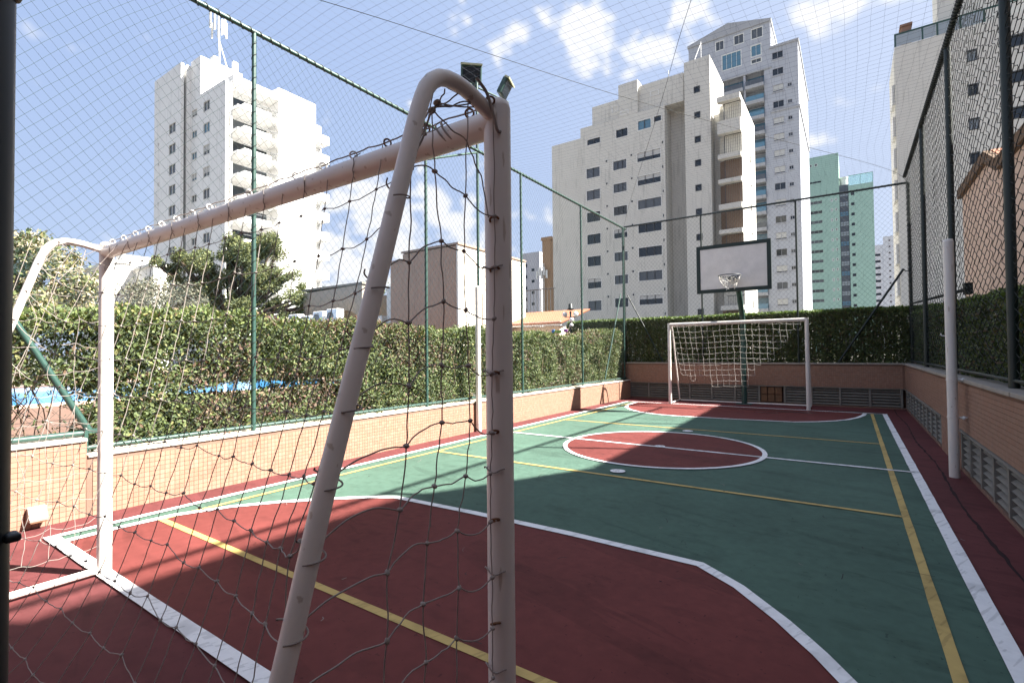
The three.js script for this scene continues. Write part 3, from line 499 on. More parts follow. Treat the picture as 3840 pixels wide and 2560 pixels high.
{ // basketball backboard, pole, hoop
  const Z = -10.85, g = thing('basketball_hoop', 'basketball backboard with dark green frame on a curved green pole behind the far goal', 'basketball hoop');
  obj('pole', tube([V(0.02, 0, -12.6), V(0.02, 0.9, -12.6), V(0.02, 1.75, -12.6), V(0.025, 2.15, -12.5), V(0.04, 2.52, -12.2), V(0.08, 2.82, -11.7), V(0.11, 3.02, -11.1), V(0.12, 3.06, Z - 0.06)], 0.062, 56, 14), SG, g);
  obj('base_plate', rbox(-0.16, 0.2, 0.001, 0.02, -12.78, -12.42, 0.006), SG, g);
  const x0 = -0.665, x1 = 0.892, y0 = 2.685, y1 = 3.785, f = 0.082, dg = mat(lin(0.010, 0.024, 0.018), 0.5, { map: G1 });
  obj('panel', rbox(x0 + f, x1 - f, y0 + f, y1 - f, Z - 0.03, Z, 0.004), mat(lin(0.86, 0.79, 0.745), 0.6, { map: G1 }), g);
  obj('panel_frame', [box(x0, x1, y0, y0 + f - 0.001, Z - 0.04, Z + 0.008), box(x0, x1, y1 - f + 0.001, y1, Z - 0.04, Z + 0.008), box(x0, x0 + f - 0.001, y0 + f, y1 - f, Z - 0.04, Z + 0.008), box(x1 - f + 0.001, x1, y0 + f, y1 - f, Z - 0.04, Z + 0.008)], dg, g);
  obj('bracket', [box(0.02, 0.22, 2.94, 3.02, Z + 0.002, Z + 0.17), bar(V(0.05, 3.0, Z - 0.03), V(0.05, 3.35, Z - 0.35), 0.015, 6), bar(V(0.2, 3.0, Z - 0.03), V(0.2, 3.35, Z - 0.35), 0.015, 6)], dg, g);
  const rim = new THREE.TorusGeometry(0.225, 0.011, 8, 36); rim.rotateX(Math.PI / 2); rim.translate(0.12, 3.0, Z + 0.39); obj('rim', rim, M.frameDark, g);
  const nt = thing('basketball_net', 'ragged white cord net hanging from the basketball rim', 'net'), q = (i, j) => { const t = ((i + (j % 2) * 0.5) / 12) * 6.283, R = 0.225 - 0.034 * j, d = (hash2(i % 12, j, 71) - 0.5) * 0.02; return V(0.12 + Math.cos(t) * R + d, 2.99 - 0.075 * j + d, Z + 0.39 + Math.sin(t) * R); };
  for (let i = 0; i < 12; i++) { const k = i % 5 === 3 ? 2 : i % 4 === 1 ? 4 : 3; for (const s of [0, 1]) { const pts = []; for (let j = 0; j <= k; j++) pts.push(q((i + (s ? Math.floor((j + 1) / 2) : -Math.floor(j / 2)) + 24) % 12 + (0), j)); cord(pts, 0.005, nt, M.ropeWhite, 0.003, 870 + i * 2 + s, 4); } }
}
function netPole(x, z, side, label) { // post for a volleyball net
  const g = thing('net_pole', label, 'pole', [x, 0, z], 'volleyball net poles');
  const prof = [[0, 0.001], [0.046, 0.001], [0.046, 0.62], [0.050, 0.625], [0.050, 0.645], [0.046, 0.65], [0.046, 1.02], [0.050, 1.025], [0.050, 1.045], [0.046, 1.05], [0.046, 2.5], [0.040, 2.53], [0, 2.54]].map(([r, y]) => new THREE.Vector2(r, y));
  const l = new THREE.LatheGeometry(prof, 26), uv = l.attributes.uv; for (let i = 0; i < uv.count; i++) uv.setXY(i, uv.getX(i) * 0.29, uv.getY(i) * 2.5); obj('tube', l, M.post, g);
  for (const y of [0.635, 1.035]) obj('clamp_knob', [bar(V(0.04 * side, y, 0), V(0.115 * side, y, 0), 0.009, 8), (() => { const s = new THREE.SphereGeometry(0.019, 12, 8); s.translate(0.085 * side, y, 0.02); return s; })()], M.ring, g);
  obj('hook', tube([V(-0.046 * side, 1.5, 0), V(-0.075 * side, 1.505, 0), V(-0.08 * side, 1.53, 0)], 0.006, 8, 6), M.ring, g);
}
netPole(3.155, -5.86, 1, 'white net pole standing beside the shaded brown wall'); netPole(-3.095, -5.66, -1, 'white net pole standing beside the sunlit salmon wall');
{ // gate post beside the camera
  const g = thing('gate_post', 'dark steel gate post with a latch and a rubber stop behind the goal', 'post', [1.5965, 0, 1.0565]);
  obj('tube', bar(V(0, 0.005, 0), V(0, 3.2, 0), 0.032, 24), M.black, g); obj('latch', rbox(0.006, 0.026, 1.712, 1.76, -0.034, -0.022, 0.004), M.black, g); obj('rubber_stop', rbox(0.008, 0.026, 1.197, 1.205, -0.036, -0.024, 0.003), M.black, g);
}

// ---------------------------------------------------------------- planting
const leafGeo = (() => { // pointed leaf folded along its rib, 1 long and 0.5 wide
  const g = new THREE.BufferGeometry(); g.setAttribute('position', new THREE.Float32BufferAttribute([0, 0, 0, 0.25, 0.06, 0.45, 0, 0, 1, -0.25, 0.06, 0.45, 0, 0, 0.5], 3)); g.setIndex([0, 1, 4, 1, 2, 4, 0, 4, 3, 4, 2, 3]); g.computeVertexNormals(); return g;
})();
const ML = { hedge: leafMat(lin(1, 1, 1), 0.4), tree: leafMat(lin(1, 1, 1), 0.35) };
// spots: iterable of {p, n?, s, c}
function leaves(name, spots, m, parent, seed) {
  const r = rng(seed), im = new THREE.InstancedMesh(leafGeo, m, spots.length), q = new THREE.Object3D(), c = new THREE.Color();
  spots.forEach((s, i) => { q.position.copy(s.p); q.rotation.set((r() - 0.5) * 2.4 - (s.up ?? 0.3), r() * 6.283, (r() - 0.5) * 2.2, 'YXZ'); q.scale.setScalar(s.s * (0.5 + 0.9 * r())); q.updateMatrix(); im.setMatrixAt(i, q.matrix); im.setColorAt(i, c.setRGB(...s.c)); });
  im.name = name; im.userData.kind = 'stuff'; im.castShadow = im.receiveShadow = true; parent.add(im); return im;
}
const pick = (r, list) => { let t = r(), i = 0; for (const e of list) { if ((t -= e[0]) < 0) break; i++; } const c = list[Math.min(i, list.length - 1)], k = 0.75 + 0.5 * r(); return [c[1] * k, c[2] * k, c[3] * k]; };
const greens = [[0.45, 0.098, 0.142, 0.034], [0.30, 0.135, 0.175, 0.045], [0.11, 0.06, 0.09, 0.028], [0.09, 0.22, 0.215, 0.06], [0.05, 0.21, 0.13, 0.08]];

{ // loose hedge on the garden side
  const h = thing('hedge', 'loose leafy green hedge in full sun behind the low salmon wall', 'hedge'), r = rng(101), S = [], tw = [];
  const top = (z) => 1.74 + 0.11 * (fbm(z * 1.1, 2, 5, 3) - 0.5) * 2 + 0.12 * (fbm(z * 5, 7, 6, 3) - 0.5) + (z < -11 ? 0.1 : 0);
  let guard = 0;
  while (S.length < 250000 && guard++ < 1700000) {
    const z = mix(-13.0, 0.75, r()), y = mix(0.5, top(z) + 0.05, Math.pow(r(), 0.92)), e = r(), x = -3.34 - 0.66 * Math.pow(e, 1.4) - 0.02 * r();
    const dens = fbm(z * 2.6 + x * 5, y * 3.2 - x * 4, 33, 4); if (dens < 0.36 + 0.06 * e && y < 1.6) continue;
    const gap = Math.abs(y - (0.985 + 0.02 * Math.sin(z * 2))) < 0.03 + 0.028 * Math.sin(z * 3.1 + 1) && z > -3.3; if (gap && r() < 0.97) continue;
    if (z > -0.38 && y < 1.12 && y > 0.45 && r() < 0.97) continue;
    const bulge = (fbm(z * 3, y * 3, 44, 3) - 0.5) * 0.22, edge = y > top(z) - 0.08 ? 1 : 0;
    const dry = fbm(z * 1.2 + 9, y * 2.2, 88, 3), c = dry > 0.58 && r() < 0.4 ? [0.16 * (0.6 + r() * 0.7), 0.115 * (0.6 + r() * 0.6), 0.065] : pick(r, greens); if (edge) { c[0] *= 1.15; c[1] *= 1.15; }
    S.push({ p: V(x + bulge, y + edge * 0.04 * r(), z), s: 0.048, c });
  }
  leaves('foliage', S, ML.hedge, h, 7);
  for (let i = 0; i < 420; i++) { const z = mix(-13, 0.6, r()), y0 = 0.42, x = -3.45 - 0.35 * r(), pts = [V(x, y0, z)]; let p = pts[0].clone(), hgt = mix(0.5, 1.25, r()); for (let k = 1; k < 6; k++) { p = p.clone().add(V((r() - 0.45) * 0.14, hgt / 5, (r() - 0.5) * 0.22)); p.x = clamp(p.x, -3.95, -3.36); pts.push(p); } tw.push(pts); }
  obj('stems', wires(tw, 0.005), M.twig, h).userData.kind = 'stuff';
}
const litTopTones = [[0.6, 0.11, 0.18, 0.03], [0.4, 0.16, 0.23, 0.04]]; // lighter leaf tones along the clipped top: sunlight put into the colour
function clipped(label, x0, x1, z0, z1, y0, topFn, count, leaf, seed, front, cols) { // dense clipped hedge: leaves in the outer shell, twigs inside
  const h = thing('hedge', label, 'hedge'), r = rng(seed), S = [];
  for (let i = 0; i < count; i++) {
    const t = r(); let x = mix(x0, x1, r()), z = mix(z0, z1, r()), y;
    if (t < 0.22) y = mix(y0, topFn(x, z), r()); else if (t < 0.22 + front.share) { const d = 0.22 * r() * r(); if (front.axis === 'z') z = z1 - d; else x = x0 + d; y = mix(y0, topFn(x, z), r()); } else y = topFn(x, z) - 0.14 * r() * r();
    const b = (fbm(x * 2.2 + z * 2.2, y * 2.2, seed, 3) - 0.5) * 0.16; if (front.axis === 'z') z += b; else x += b;
    const atTop = y > topFn(x, z) - 0.05, c = pick(r, atTop ? litTopTones : cols); S.push({ p: V(x, y + (r() - 0.5) * 0.03, z), s: leaf, c, up: 0.5 });
  }
  leaves('foliage', S, ML.hedge, h, seed + 1);
  const tw = []; for (let i = 0; i < 500; i++) { const x = mix(x0 + 0.18, x1 - 0.1, r()), z = mix(z0 + 0.1, z1 - 0.18, r()); tw.push([V(x, y0 - 0.1, z), V(x + (r() - 0.5) * 0.1, mix(y0, topFn(x, z), 0.5), z + (r() - 0.5) * 0.1), V(x + (r() - 0.5) * 0.25, topFn(x, z) - 0.12, z + (r() - 0.5) * 0.25)]); }
  obj('stems', wires(tw, 0.012), M.twig, h).userData.kind = 'stuff'; return h;
}
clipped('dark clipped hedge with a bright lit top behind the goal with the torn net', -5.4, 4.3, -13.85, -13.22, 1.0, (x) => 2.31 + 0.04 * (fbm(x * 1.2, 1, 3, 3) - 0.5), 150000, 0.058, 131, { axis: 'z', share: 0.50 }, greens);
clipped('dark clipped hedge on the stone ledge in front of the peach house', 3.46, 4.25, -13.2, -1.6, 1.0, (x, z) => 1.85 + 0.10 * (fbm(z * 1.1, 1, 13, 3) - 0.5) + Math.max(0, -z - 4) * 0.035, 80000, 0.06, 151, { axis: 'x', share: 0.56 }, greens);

// tree: trunk, limbs, clumps of leaves. clumps: [x, y, z, rx, ry, rz]
function tree(name, label, base, trunkR, fork, clumps, per, leaf, cols, seed, group) {
  const t = thing(name, label, 'tree', base, group), r = rng(seed), S = [], limbs = [];
  const f = V(...fork); obj('trunk', (() => { const g = tube([V(0, 0, 0), V(fork[0] * 0.4 + 0.05, fork[1] * 0.5, fork[2] * 0.4), f], trunkR, 14, 10); return g; })(), M.bark, t);
  for (const [x, y, z, rx, ry, rz] of clumps) {
    const e = V(x, y - ry * 0.3, z), m = f.clone().lerp(e, 0.5).add(V((r() - 0.5) * 0.4, -0.15 + 0.3 * r(), (r() - 0.5) * 0.4)); limbs.push(tube([f, m, e], trunkR * 0.32, 8, 6));
    for (let k = 0; k < 5; k++) { const q = V(x + (r() - 0.5) * rx * 1.4, y + (r() - 0.4) * ry, z + (r() - 0.5) * rz * 1.4); limbs.push(tube([m.clone().lerp(e, 0.6), e.clone().lerp(q, 0.5).add(V(0, 0.08, 0)), q], trunkR * 0.11, 6, 4)); }
    const n = Math.round(per * (0.6 + 0.8 * r()) * Math.sqrt(rx * rz));
    for (let k = 0; k < n; k++) { const a = r() * 6.283, b = Math.acos(2 * r() - 1), d = Math.pow(r(), 0.45) * (0.8 + 0.5 * fbm(a * 2 + x, b * 3 + y, seed, 2)); const p = V(x + rx * d * Math.cos(a) * Math.sin(b), y + ry * d * Math.cos(b), z + rz * d * Math.sin(a) * Math.sin(b)); if (fbm(p.x * 1.6 + 20, p.y * 2.4 + p.z * 1.6, seed + 5, 3) < 0.4) continue; S.push({ p, s: leaf, c: pick(r, cols) }); }
  }
  const cr = leaves('crown', S, ML.tree, t, seed + 3); obj('limbs', limbs, M.bark, t); return t;
}
{
  const r = rng(55), cl = [];
  // spreading layered tree in front of the white tower
  for (const [x, y, rx, ry] of [[-0.2, 7.1, 1.2, 0.42], [1.1, 7.3, 1.1, 0.4], [-1.6, 6.3, 1.5, 0.4], [0.2, 6.1, 1.6, 0.42], [1.9, 6.4, 1.2, 0.38], [-2.4, 5.2, 1.3, 0.4], [-0.9, 4.9, 1.5, 0.42], [1.0, 5.1, 1.6, 0.42], [2.7, 5.2, 1.3, 0.4], [3.6, 4.1, 1.2, 0.45], [2.3, 3.9, 1.3, 0.45], [0.4, 3.9, 1.2, 0.4], [-1.6, 4.0, 1.1, 0.4], [4.4, 3.3, 0.9, 0.4], [-2.7, 6.1, 0.8, 0.3]]) for (let k = 0; k < 7; k++) { const q = 0.24 + 0.3 * r(), ox = (r() - 0.5) * 2.3 * rx, oz = (r() - 0.5) * 2.2; cl.push([x * 0.82 + ox * 0.8, y + (r() - 0.5) * 0.95 - 0.12 * Math.abs(ox), -x * 0.55 - ox * 0.5 + oz, rx * q, ry * (0.7 + 0.5 * r()), rx * q]); }
  tree('spreading_tree', 'green tree with flat spreading layers of foliage in front of the white tower', [-24.5, 0, -11.9], 0.17, [0.2, 3.0, 0], cl, 2300, 0.11, [[0.5, 0.125, 0.150, 0.042], [0.3, 0.175, 0.185, 0.055], [0.2, 0.07, 0.10, 0.035]], 201, 'garden trees');
  const c2 = []; for (let i = 0; i < 17; i++) c2.push([(r() - 0.5) * 2.9, 1.35 + r() * 2.0 - (i > 13 ? 0.6 : 0), (r() - 0.5) * 2.6, 0.62, 0.5, 0.62]);
  tree('yellow_tree', 'tree with yellowing and cream leaves beyond the end of the leafy hedge', [-22.2, 0.42, -3.56], 0.12, [0, 1.5, 0], c2, 3600, 0.11, [[0.28, 0.23, 0.20, 0.07], [0.30, 0.44, 0.38, 0.26], [0.27, 0.13, 0.155, 0.045], [0.15, 0.07, 0.10, 0.03]], 211, 'garden trees').scale.setScalar(1.42);
  const c3 = []; for (let i = 0; i < 9; i++) c3.push([(r() - 0.5) * 3.4, 2.0 + r() * 0.9, (r() - 0.5) * 1.6, 0.7, 0.45, 0.6]);
  tree('grey_shrub', 'thin grey green shrub showing above the leafy hedge below the spreading tree', [-23.5, 0.42, -8.2], 0.06, [0, 1.2, 0], c3, 1900, 0.08, [[0.5, 0.11, 0.12, 0.075], [0.5, 0.15, 0.14, 0.09]], 221, 'garden trees').scale.setScalar(1.42);
  for (const [x, z, h, s] of [[-24.5, -17.5, 5.2, 231], [-27.5, -18.5, 5.0, 241], [-20.5, -17.6, 5.3, 251]]) { const c4 = []; for (let i = 0; i < 8; i++) c4.push([(r() - 0.5) * 2.2, h - 0.9 + r() * 0.8, (r() - 0.5) * 1.4, 0.6, 0.45, 0.6]); tree('bushy_tree', `bushy green tree top over the low grey wall, ${s === 251 ? 'first' : s === 231 ? 'second' : 'third'} from the brown hall`, [x, 0, z], 0.1, [0, h * 0.6, 0], c4, 2200, 0.11, [[0.6, 0.06, 0.09, 0.03], [0.4, 0.09, 0.115, 0.04]], s, 'trees behind the low grey wall'); }
}

// ---------------------------------------------------------------- buildings
const stucco = (r, g, b) => mat(lin(r, g, b), 0.9, { map: S8 });
// wall slab facing +z with real openings
function slab(x0, x1, y0, y1, z, th, holes) {
  const s = new THREE.Shape([[x0, y0], [x1, y0], [x1, y1], [x0, y1]].map((p) => new THREE.Vector2(...p)));
  for (const [a, b, c, d] of holes) s.holes.push(new THREE.Path([[a, c], [a, d], [b, d], [b, c]].map((p) => new THREE.Vector2(...p))));
  const g = new THREE.ExtrudeGeometry(s, { depth: th, bevelEnabled: false }); g.translate(0, 0, z - th); return g;
}
const wcache = new Map(), stuccoFrame = mat(lin(0.34, 0.35, 0.39), 0.7);
// a window in an opening of a +z wall: frame mesh with its pane (and bars) as children
function win(parent, [a, b, c, d], z, o = {}) {
  const w = +(b - a).toFixed(2), h = +(d - c).toFixed(2), f = o.f ?? 0.07, nb = o.bars ?? 1, key = [w, h, f, nb, o.sill ? 1 : 0].join();
  if (!wcache.has(key)) {
    const fr = [box(-w / 2 - 0.02, w / 2 + 0.02, -h / 2 - 0.02, -h / 2 + f, -0.1, 0.03), box(-w / 2 - 0.02, w / 2 + 0.02, h / 2 - f, h / 2 + 0.02, -0.1, 0.03), box(-w / 2 - 0.02, -w / 2 + f, -h / 2 + f, h / 2 - f, -0.1, 0.03), box(w / 2 - f, w / 2 + 0.02, -h / 2 + f, h / 2 - f, -0.1, 0.03)];
    const bars = []; for (let i = 1; i < nb; i++) { const x = -w / 2 + (w * i) / nb; bars.push(box(x - 0.025, x + 0.025, -h / 2 + f, h / 2 - f, -0.1, 0.0)); }
    if (o.sill) fr.push(box(-w / 2 - 0.12, w / 2 + 0.12, -h / 2 - 0.12, -h / 2 - 0.022, -0.05, 0.14));
    wcache.set(key, [merge(fr), box(-w / 2 + 0.01, w / 2 - 0.01, -h / 2 + 0.01, h / 2 - 0.01, -0.16, -0.12), bars.length ? merge(bars) : null]);
  }
  const [fg, pg, bg] = wcache.get(key), m = obj('window', fg, o.frame ?? M.frame, parent); m.position.set((a + b) / 2, (c + d) / 2, z);
  obj('pane', pg, o.pane ?? M.glass, m); if (bg) obj('glazing_bar', bg, o.barMat ?? o.frame ?? M.frame, m);
  if (o.blind) { const k = h * o.blind; obj('blind', box(-w / 2 + f, w / 2 - f, h / 2 - f - k, h / 2 - f - 0.01, -0.115, -0.08), M.curtain, m); }
  return m;
}
{ // neighbouring house that shades the court
  const g = thing('peach_house', 'long peach house with a dark brown stepped roof edge behind the dark wire netting fence', 'building');
  const prof = [[-24.7, 7.5], [-20.2, 7.55], [-18.7, 6.85], [-7.05, 6.56], [-5.5, 7.66], [12, 7.66]];
  const s = new THREE.Shape([[-24.7, -0.08], ...prof, [12, -0.08]].map((p) => new THREE.Vector2(...p))), e = new THREE.ExtrudeGeometry(s, { depth: 8, bevelEnabled: false }); e.rotateY(-Math.PI / 2); e.translate(14, 0, 0); obj('wall', metres(e.toNonIndexed ? (e.index ? e.toNonIndexed() : e) : e), stucco(0.50, 0.375, 0.30), g);
  const tr = []; for (let i = 0; i + 1 < prof.length; i++) { const [z0, y0] = prof[i], [z1, y1] = prof[i + 1]; const L = Math.hypot(z1 - z0, y1 - y0), b = new THREE.BoxGeometry(0.16, 0.34, L + 0.1); metres(b); b.rotateX(-Math.atan2(y1 - y0, z1 - z0)); b.translate(5.93 + i * 0.003, (y0 + y1) / 2 - 0.13, (z0 + z1) / 2); tr.push(b); }
  obj('roof_edge', tr, mat(lin(0.13, 0.085, 0.055), 0.9, { map: G1 }), g);
  const rf = []; for (let i = 0; i + 1 < prof.length; i++) { const [z0, y0] = prof[i], [z1, y1] = prof[i + 1], L = Math.hypot(z1 - z0, y1 - y0), b = new THREE.BoxGeometry(7.9, 0.05, L); metres(b); b.rotateX(-Math.atan2(y1 - y0, z1 - z0)); b.translate(10.0, (y0 + y1) / 2 + 0.03, (z0 + z1) / 2); rf.push(b); } obj('roof', rf, M.terracotta, g);
}
{ // unseen building added at the camera's back to close off sky light
  const g = thing('added_back_building', 'unseen brown building added behind the goal with dark net to close off the sky', 'building');
  obj('wall', [box(-1.6, 12, -0.08, 3.7, 3.2, 10)], mat(lin(0.20, 0.12, 0.085), 0.8, { map: S8 }), g); obj('roof_edge', box(-1.75, 12.1, 3.702, 3.86, 3.0, 10.1), M.concrete, g);
}
{ // beige block with rows of barred windows
  const g = thing('beige_apartment_block', 'beige stepped apartment block with rows of wide dark windows behind the backboard', 'building'), wall = stucco(0.56, 0.55, 0.515), Z = -58.3, th = 0.35, H = [], W = [];
  const r = rng(301), panes = [M.glass, M.glass, M.glass, M.glassGrey, M.glassGrey];
  const add = (a, b, c, d, o = {}) => { H.push([a, b, c, d]); W.push([[a, b, c, d], o]); };
  add(-25.99, -24.04, 28.5, 29.35, { bars: 2 }); for (let k = 0; k < 8; k++) add(-26.15, -24.15, 24.1 - 2.91 * k, 25.5 - 2.91 * k, { bars: 2 });
  add(-21.95, -20.3, 28.45, 29.6, { bars: 2 }); for (let k = 0; k < 8; k++) add(-22.4, -20.52, 24.4 - 2.92 * k, 25.65 - 2.92 * k, { bars: 3 });
  add(-19.05, -17.33, 28.7, 29.95, { bars: 2, pane: M.glassBlue }); add(-17.05, -16.05, 29.2, 30.0); for (let k = 0; k < 8; k++) add(-19.2, -16.2, 24.75 - 2.96 * k, 26.0 - 2.96 * k, { bars: 3 });
  for (let k = 0; k < 8; k++) for (const x of [-23.4, -20.05]) add(x, x + 0.28, 25.75 - 2.92 * k, 26.05 - 2.92 * k, { f: 0.02 }); for (let k = 0; k < 8; k++) add(-16.1, -15.9, 26.35 - 2.96 * k, 26.75 - 2.96 * k, { f: 0.02 });
  obj('wall', [slab(-26.9, -15.7, 0, 31.08, Z, th, H), box(-26.9, -15.7, 0, 31.078, -74, Z - th - 0.35), box(-31.5, -26.902, 0, 29.95, -74, Z - 0.35), box(-25.3, -21.5, 31.08, 33.6, -68, Z - 0.3), box(-21.498, -19.0, 31.08, 35.2, -62.5, Z + 0.02), box(-18.998, -13.5, 31.08, 34.47, -70, Z - 0.4), box(-15.698, -13.3, 0, 31.078, -72, Z - 2.6), box(-10.428, -9.5, 0, 29, -70, Z - 1.8)], wall, g);
  for (const [h, o] of W) { const big = h[1] - h[0] > 0.5; win(g, h, Z, { ...o, barMat: M.frameDark, pane: o.pane ?? (big ? panes[Math.floor(r() * 5)] : M.glass), f: big ? 0.06 : 0.02, blind: big && r() < 0.12 ? 0.3 + 0.3 * r() : 0 }); }
  // stair tower
  const H2 = [31.7, 28.7, 25.85, 23.1, 20.2, 17.4, 14.45, 11.55, 8.65, 5.78].map((y) => [-12.2, -11.55, y - 0.36, y + 0.36]);
  obj('wall', [slab(-13.298, -10.43, 0, 35.3, Z + 0.05, th, H2), box(-13.298, -10.43, 0, 35.298, -66, Z - th - 0.3), box(-25.0, -24.96, 33.6, 33.7, -60, -59)], wall, g);
  for (const h of H2) win(g, h, Z + 0.05, { f: 0.05, frame: M.frameDark });
  for (const [a, b, c, d] of [[-22.5, -21.65, 32.05, 32.9]]) win(g, [a, b, c, d], Z - 0.28); win(g, [-21.3, -20.2, 31.3, 31.75], Z + 0.03); win(g, [-17.5, -16.45, 32.7, 33.35], Z - 0.38);
  // louvred bay with a sunlit flank
  const rows = [[29.1, 26.95], [25.5, 23.2], [22.7, 20.4], [19.95, 17.6], [17.0, 14.75], [14.3, 11.9], [11.4, 9.0], [8.6, 6.3], [5.8, 3.6]];
  obj('bay_wall', [box(-7.45, -7.2, 0, 29.7, Z - 0.86, Z - 0.11), box(-9.1, -7.2, 0, 29.7, -67.6, Z - 0.862), box(-9.5, -9.102, 0, 29.5, -64, Z - 0.9)], wall, g);
  const brown = mat(lin(0.19, 0.135, 0.10), 0.8), pale = mat(lin(0.56, 0.54, 0.47), 0.8);
  let prev = 29.7; rows.forEach(([t, b], i) => {
    const bandG = new THREE.ExtrudeGeometry(new THREE.Shape([[-9.56, 0.35], [-8.95, -0.12], [-7.19, -0.12], [-7.19, 0.85], [-9.56, 0.85]].map((p) => new THREE.Vector2(...p))), { depth: prev - t, bevelEnabled: false }); bandG.rotateX(Math.PI / 2); bandG.translate(0, prev, Z + 0); obj('bay_band', metres(bandG.index ? bandG.toNonIndexed() : bandG), wall, g); prev = b;
    const m = i < 2 ? pale : brown, n = 14; if (i === 7) { obj('railing', [...Array.from({ length: 10 }, (_, k) => box(-8.9 + k * 0.18, -8.87 + k * 0.18, b, t - 1.2, Z + 0.02, Z + 0.05)), box(-9.0, -7.2, t - 1.2, t - 1.12, Z + 0.02, Z + 0.06)], M.frameDark, g); return; }
    for (let k = 0; k < 9; k++) obj('shutter_slat', box(-8.93 + k * 0.19, -8.80 + k * 0.19, b, t, Z - 0.02, Z + 0.04), m, g);
    for (let k = 0; k < 4; k++) { const q = box(-0.065, 0.065, b, t, -0.03, 0.03); q.rotateY(0.6); q.translate(-9.5 + k * 0.15, 0, Z - 0.36 + k * 0.105); obj('shutter_slat', q, m, g); }
    obj('shutter_frame', [box(-9.0, -8.94, b, t, Z + 0.0, Z + 0.09), box(-7.26, -7.201, b, t, Z, Z + 0.09), box(-9.0, -7.2, t - 0.06, t - 0.001, Z + 0.042, Z + 0.1)], M.frameDark, g);
    obj('shutter_back', box(-8.93, -7.46, b, t, Z - 0.5, Z - 0.35), M.void, g);
  });
  // air vents on the sunlit flank
  for (let k = 0; k < 8; k++) obj('air_vent', [box(-7.198, -7.05, 24.0 - 2.9 * k, 24.7 - 2.9 * k, -64.6, -63.6)], M.frame, g);
  obj('aerial', [bar(V(-12.9, 35.3, -60), V(-12.2, 39.2, -62), 0.035, 5), bar(V(-12.2, 35.3, -62), V(-12.2, 39.4, -62), 0.04, 5), bar(V(-15.9, 34.4, -61), V(-15.9, 36.6, -61), 0.04, 5)], M.frame, g);
}
{ // tall grey tower with a pediment
  const g = thing('grey_tower', 'tall pale grey apartment tower with a classical pediment rising behind the beige block', 'building'), wall = stucco(0.38, 0.40, 0.455), trim = stucco(0.35, 0.36, 0.39), Z = -99.9, H = [], W = [], r = rng(311);
  const add = (a, b, c, d, o = {}) => { H.push([a, b, c, d]); W.push([[a, b, c, d], o]); };
  for (let k = 0; k < 17; k++) { const y = 54.9 - 3.0 * k; add(-8.5, -6.7, y - 0.65, y + 0.65, { bars: 2, sill: 1, blind: r() < 0.45 ? 0.75 : 0 }); if (k > 1) add(-6.15, -5.4, y - 0.32, y + 0.38, { bars: 2, sill: 1 }); }
  obj('wing_wall', [slab(-8.698, -4.39, 0, 56.4, Z, 0.35, H), box(-8.698, -4.4, 0, 56.398, -125.6, Z - 0.7)], wall, g); for (const [h, o] of W) win(g, h, Z, { ...o, frame: stuccoFrame, pane: r() < 0.3 ? M.glassGrey : M.glass });
  obj('cornice', [box(-8.9, -4.2, 56.402, 56.8, -126, Z + 0.25), box(-8.9, -4.2, 44.55, 44.9, Z + 0.002, Z + 0.22), box(-4.388, -4.2, 44.55, 44.9, -125, Z), box(-23.4, -8.5, 61.6, 62.05, -116, Z + 0.3), box(-23.3, -8.6, 52.9, 53.2, Z + 0.002, Z + 0.2)], trim, g);
  const H2 = [[-17.1, -13.6, 55.0, 58.1], [-12.0, -10.2, 55.9, 58.1], [-21.2, -19.0, 55.0, 58.1], [-18.2, -16.6, 59.2, 61.1], [-14.9, -13.1, 59.2, 61.1], [-11.9, -9.9, 59.2, 61.2], [-12.0, -10.2, 54.6, 55.5]];
  obj('wall', [slab(-23.25, -8.7, 53.2, 61.6, Z, 0.35, H2), box(-23.25, -8.7, 0, 61.598, -115, Z - 1.4), box(-23.25, -20.4, 0, 53.198, -104, Z), box(-13.35, -12.98, 0, 53.198, -101.2, Z), box(-9.85, -8.7, 0, 53.198, -101.2, Z)], wall, g);
  H2.forEach((h, i) => win(g, h, Z, { bars: i < 1 ? 4 : 2, f: 0.12, pane: i < 3 ? M.glassBlue : M.glassGrey }));
  const ped = new THREE.ExtrudeGeometry(new THREE.Shape([[-23.4, 62.052], [-8.5, 62.052], [-15.95, 63.9]].map((p) => new THREE.Vector2(...p))), { depth: 15, bevelEnabled: false }); ped.translate(0, 0, Z + 0.2 - 15); obj('pediment', ped, trim, g);
  for (let k = 0; k < 16; k++) { // glazed balconies
    const y = 50.1 - 2.97 * k; for (const [a, b] of [[-12.97, -9.86], [-20.4, -13.36]]) { const bc = obj('balcony', [box(a, b, y - 0.25, y + 0.02, Z - 1.39, Z + 0.75), box(a, b, y + 0.022, y + 0.35, Z + 0.6, Z + 0.75)], trim, g); obj('glazing', box(a + 0.05, b - 0.05, y + 0.36, y + 1.25, Z + 0.62, Z + 0.66), k % 3 ? M.glassBlue : M.glassGrey, bc); obj('glass_doors', box(a + 0.1, b - 0.1, y + 0.03, y + 2.5, Z - 1.38, Z - 1.3), k % 4 === 1 ? M.glassPale : M.glassBlue, bc); }
  }
}
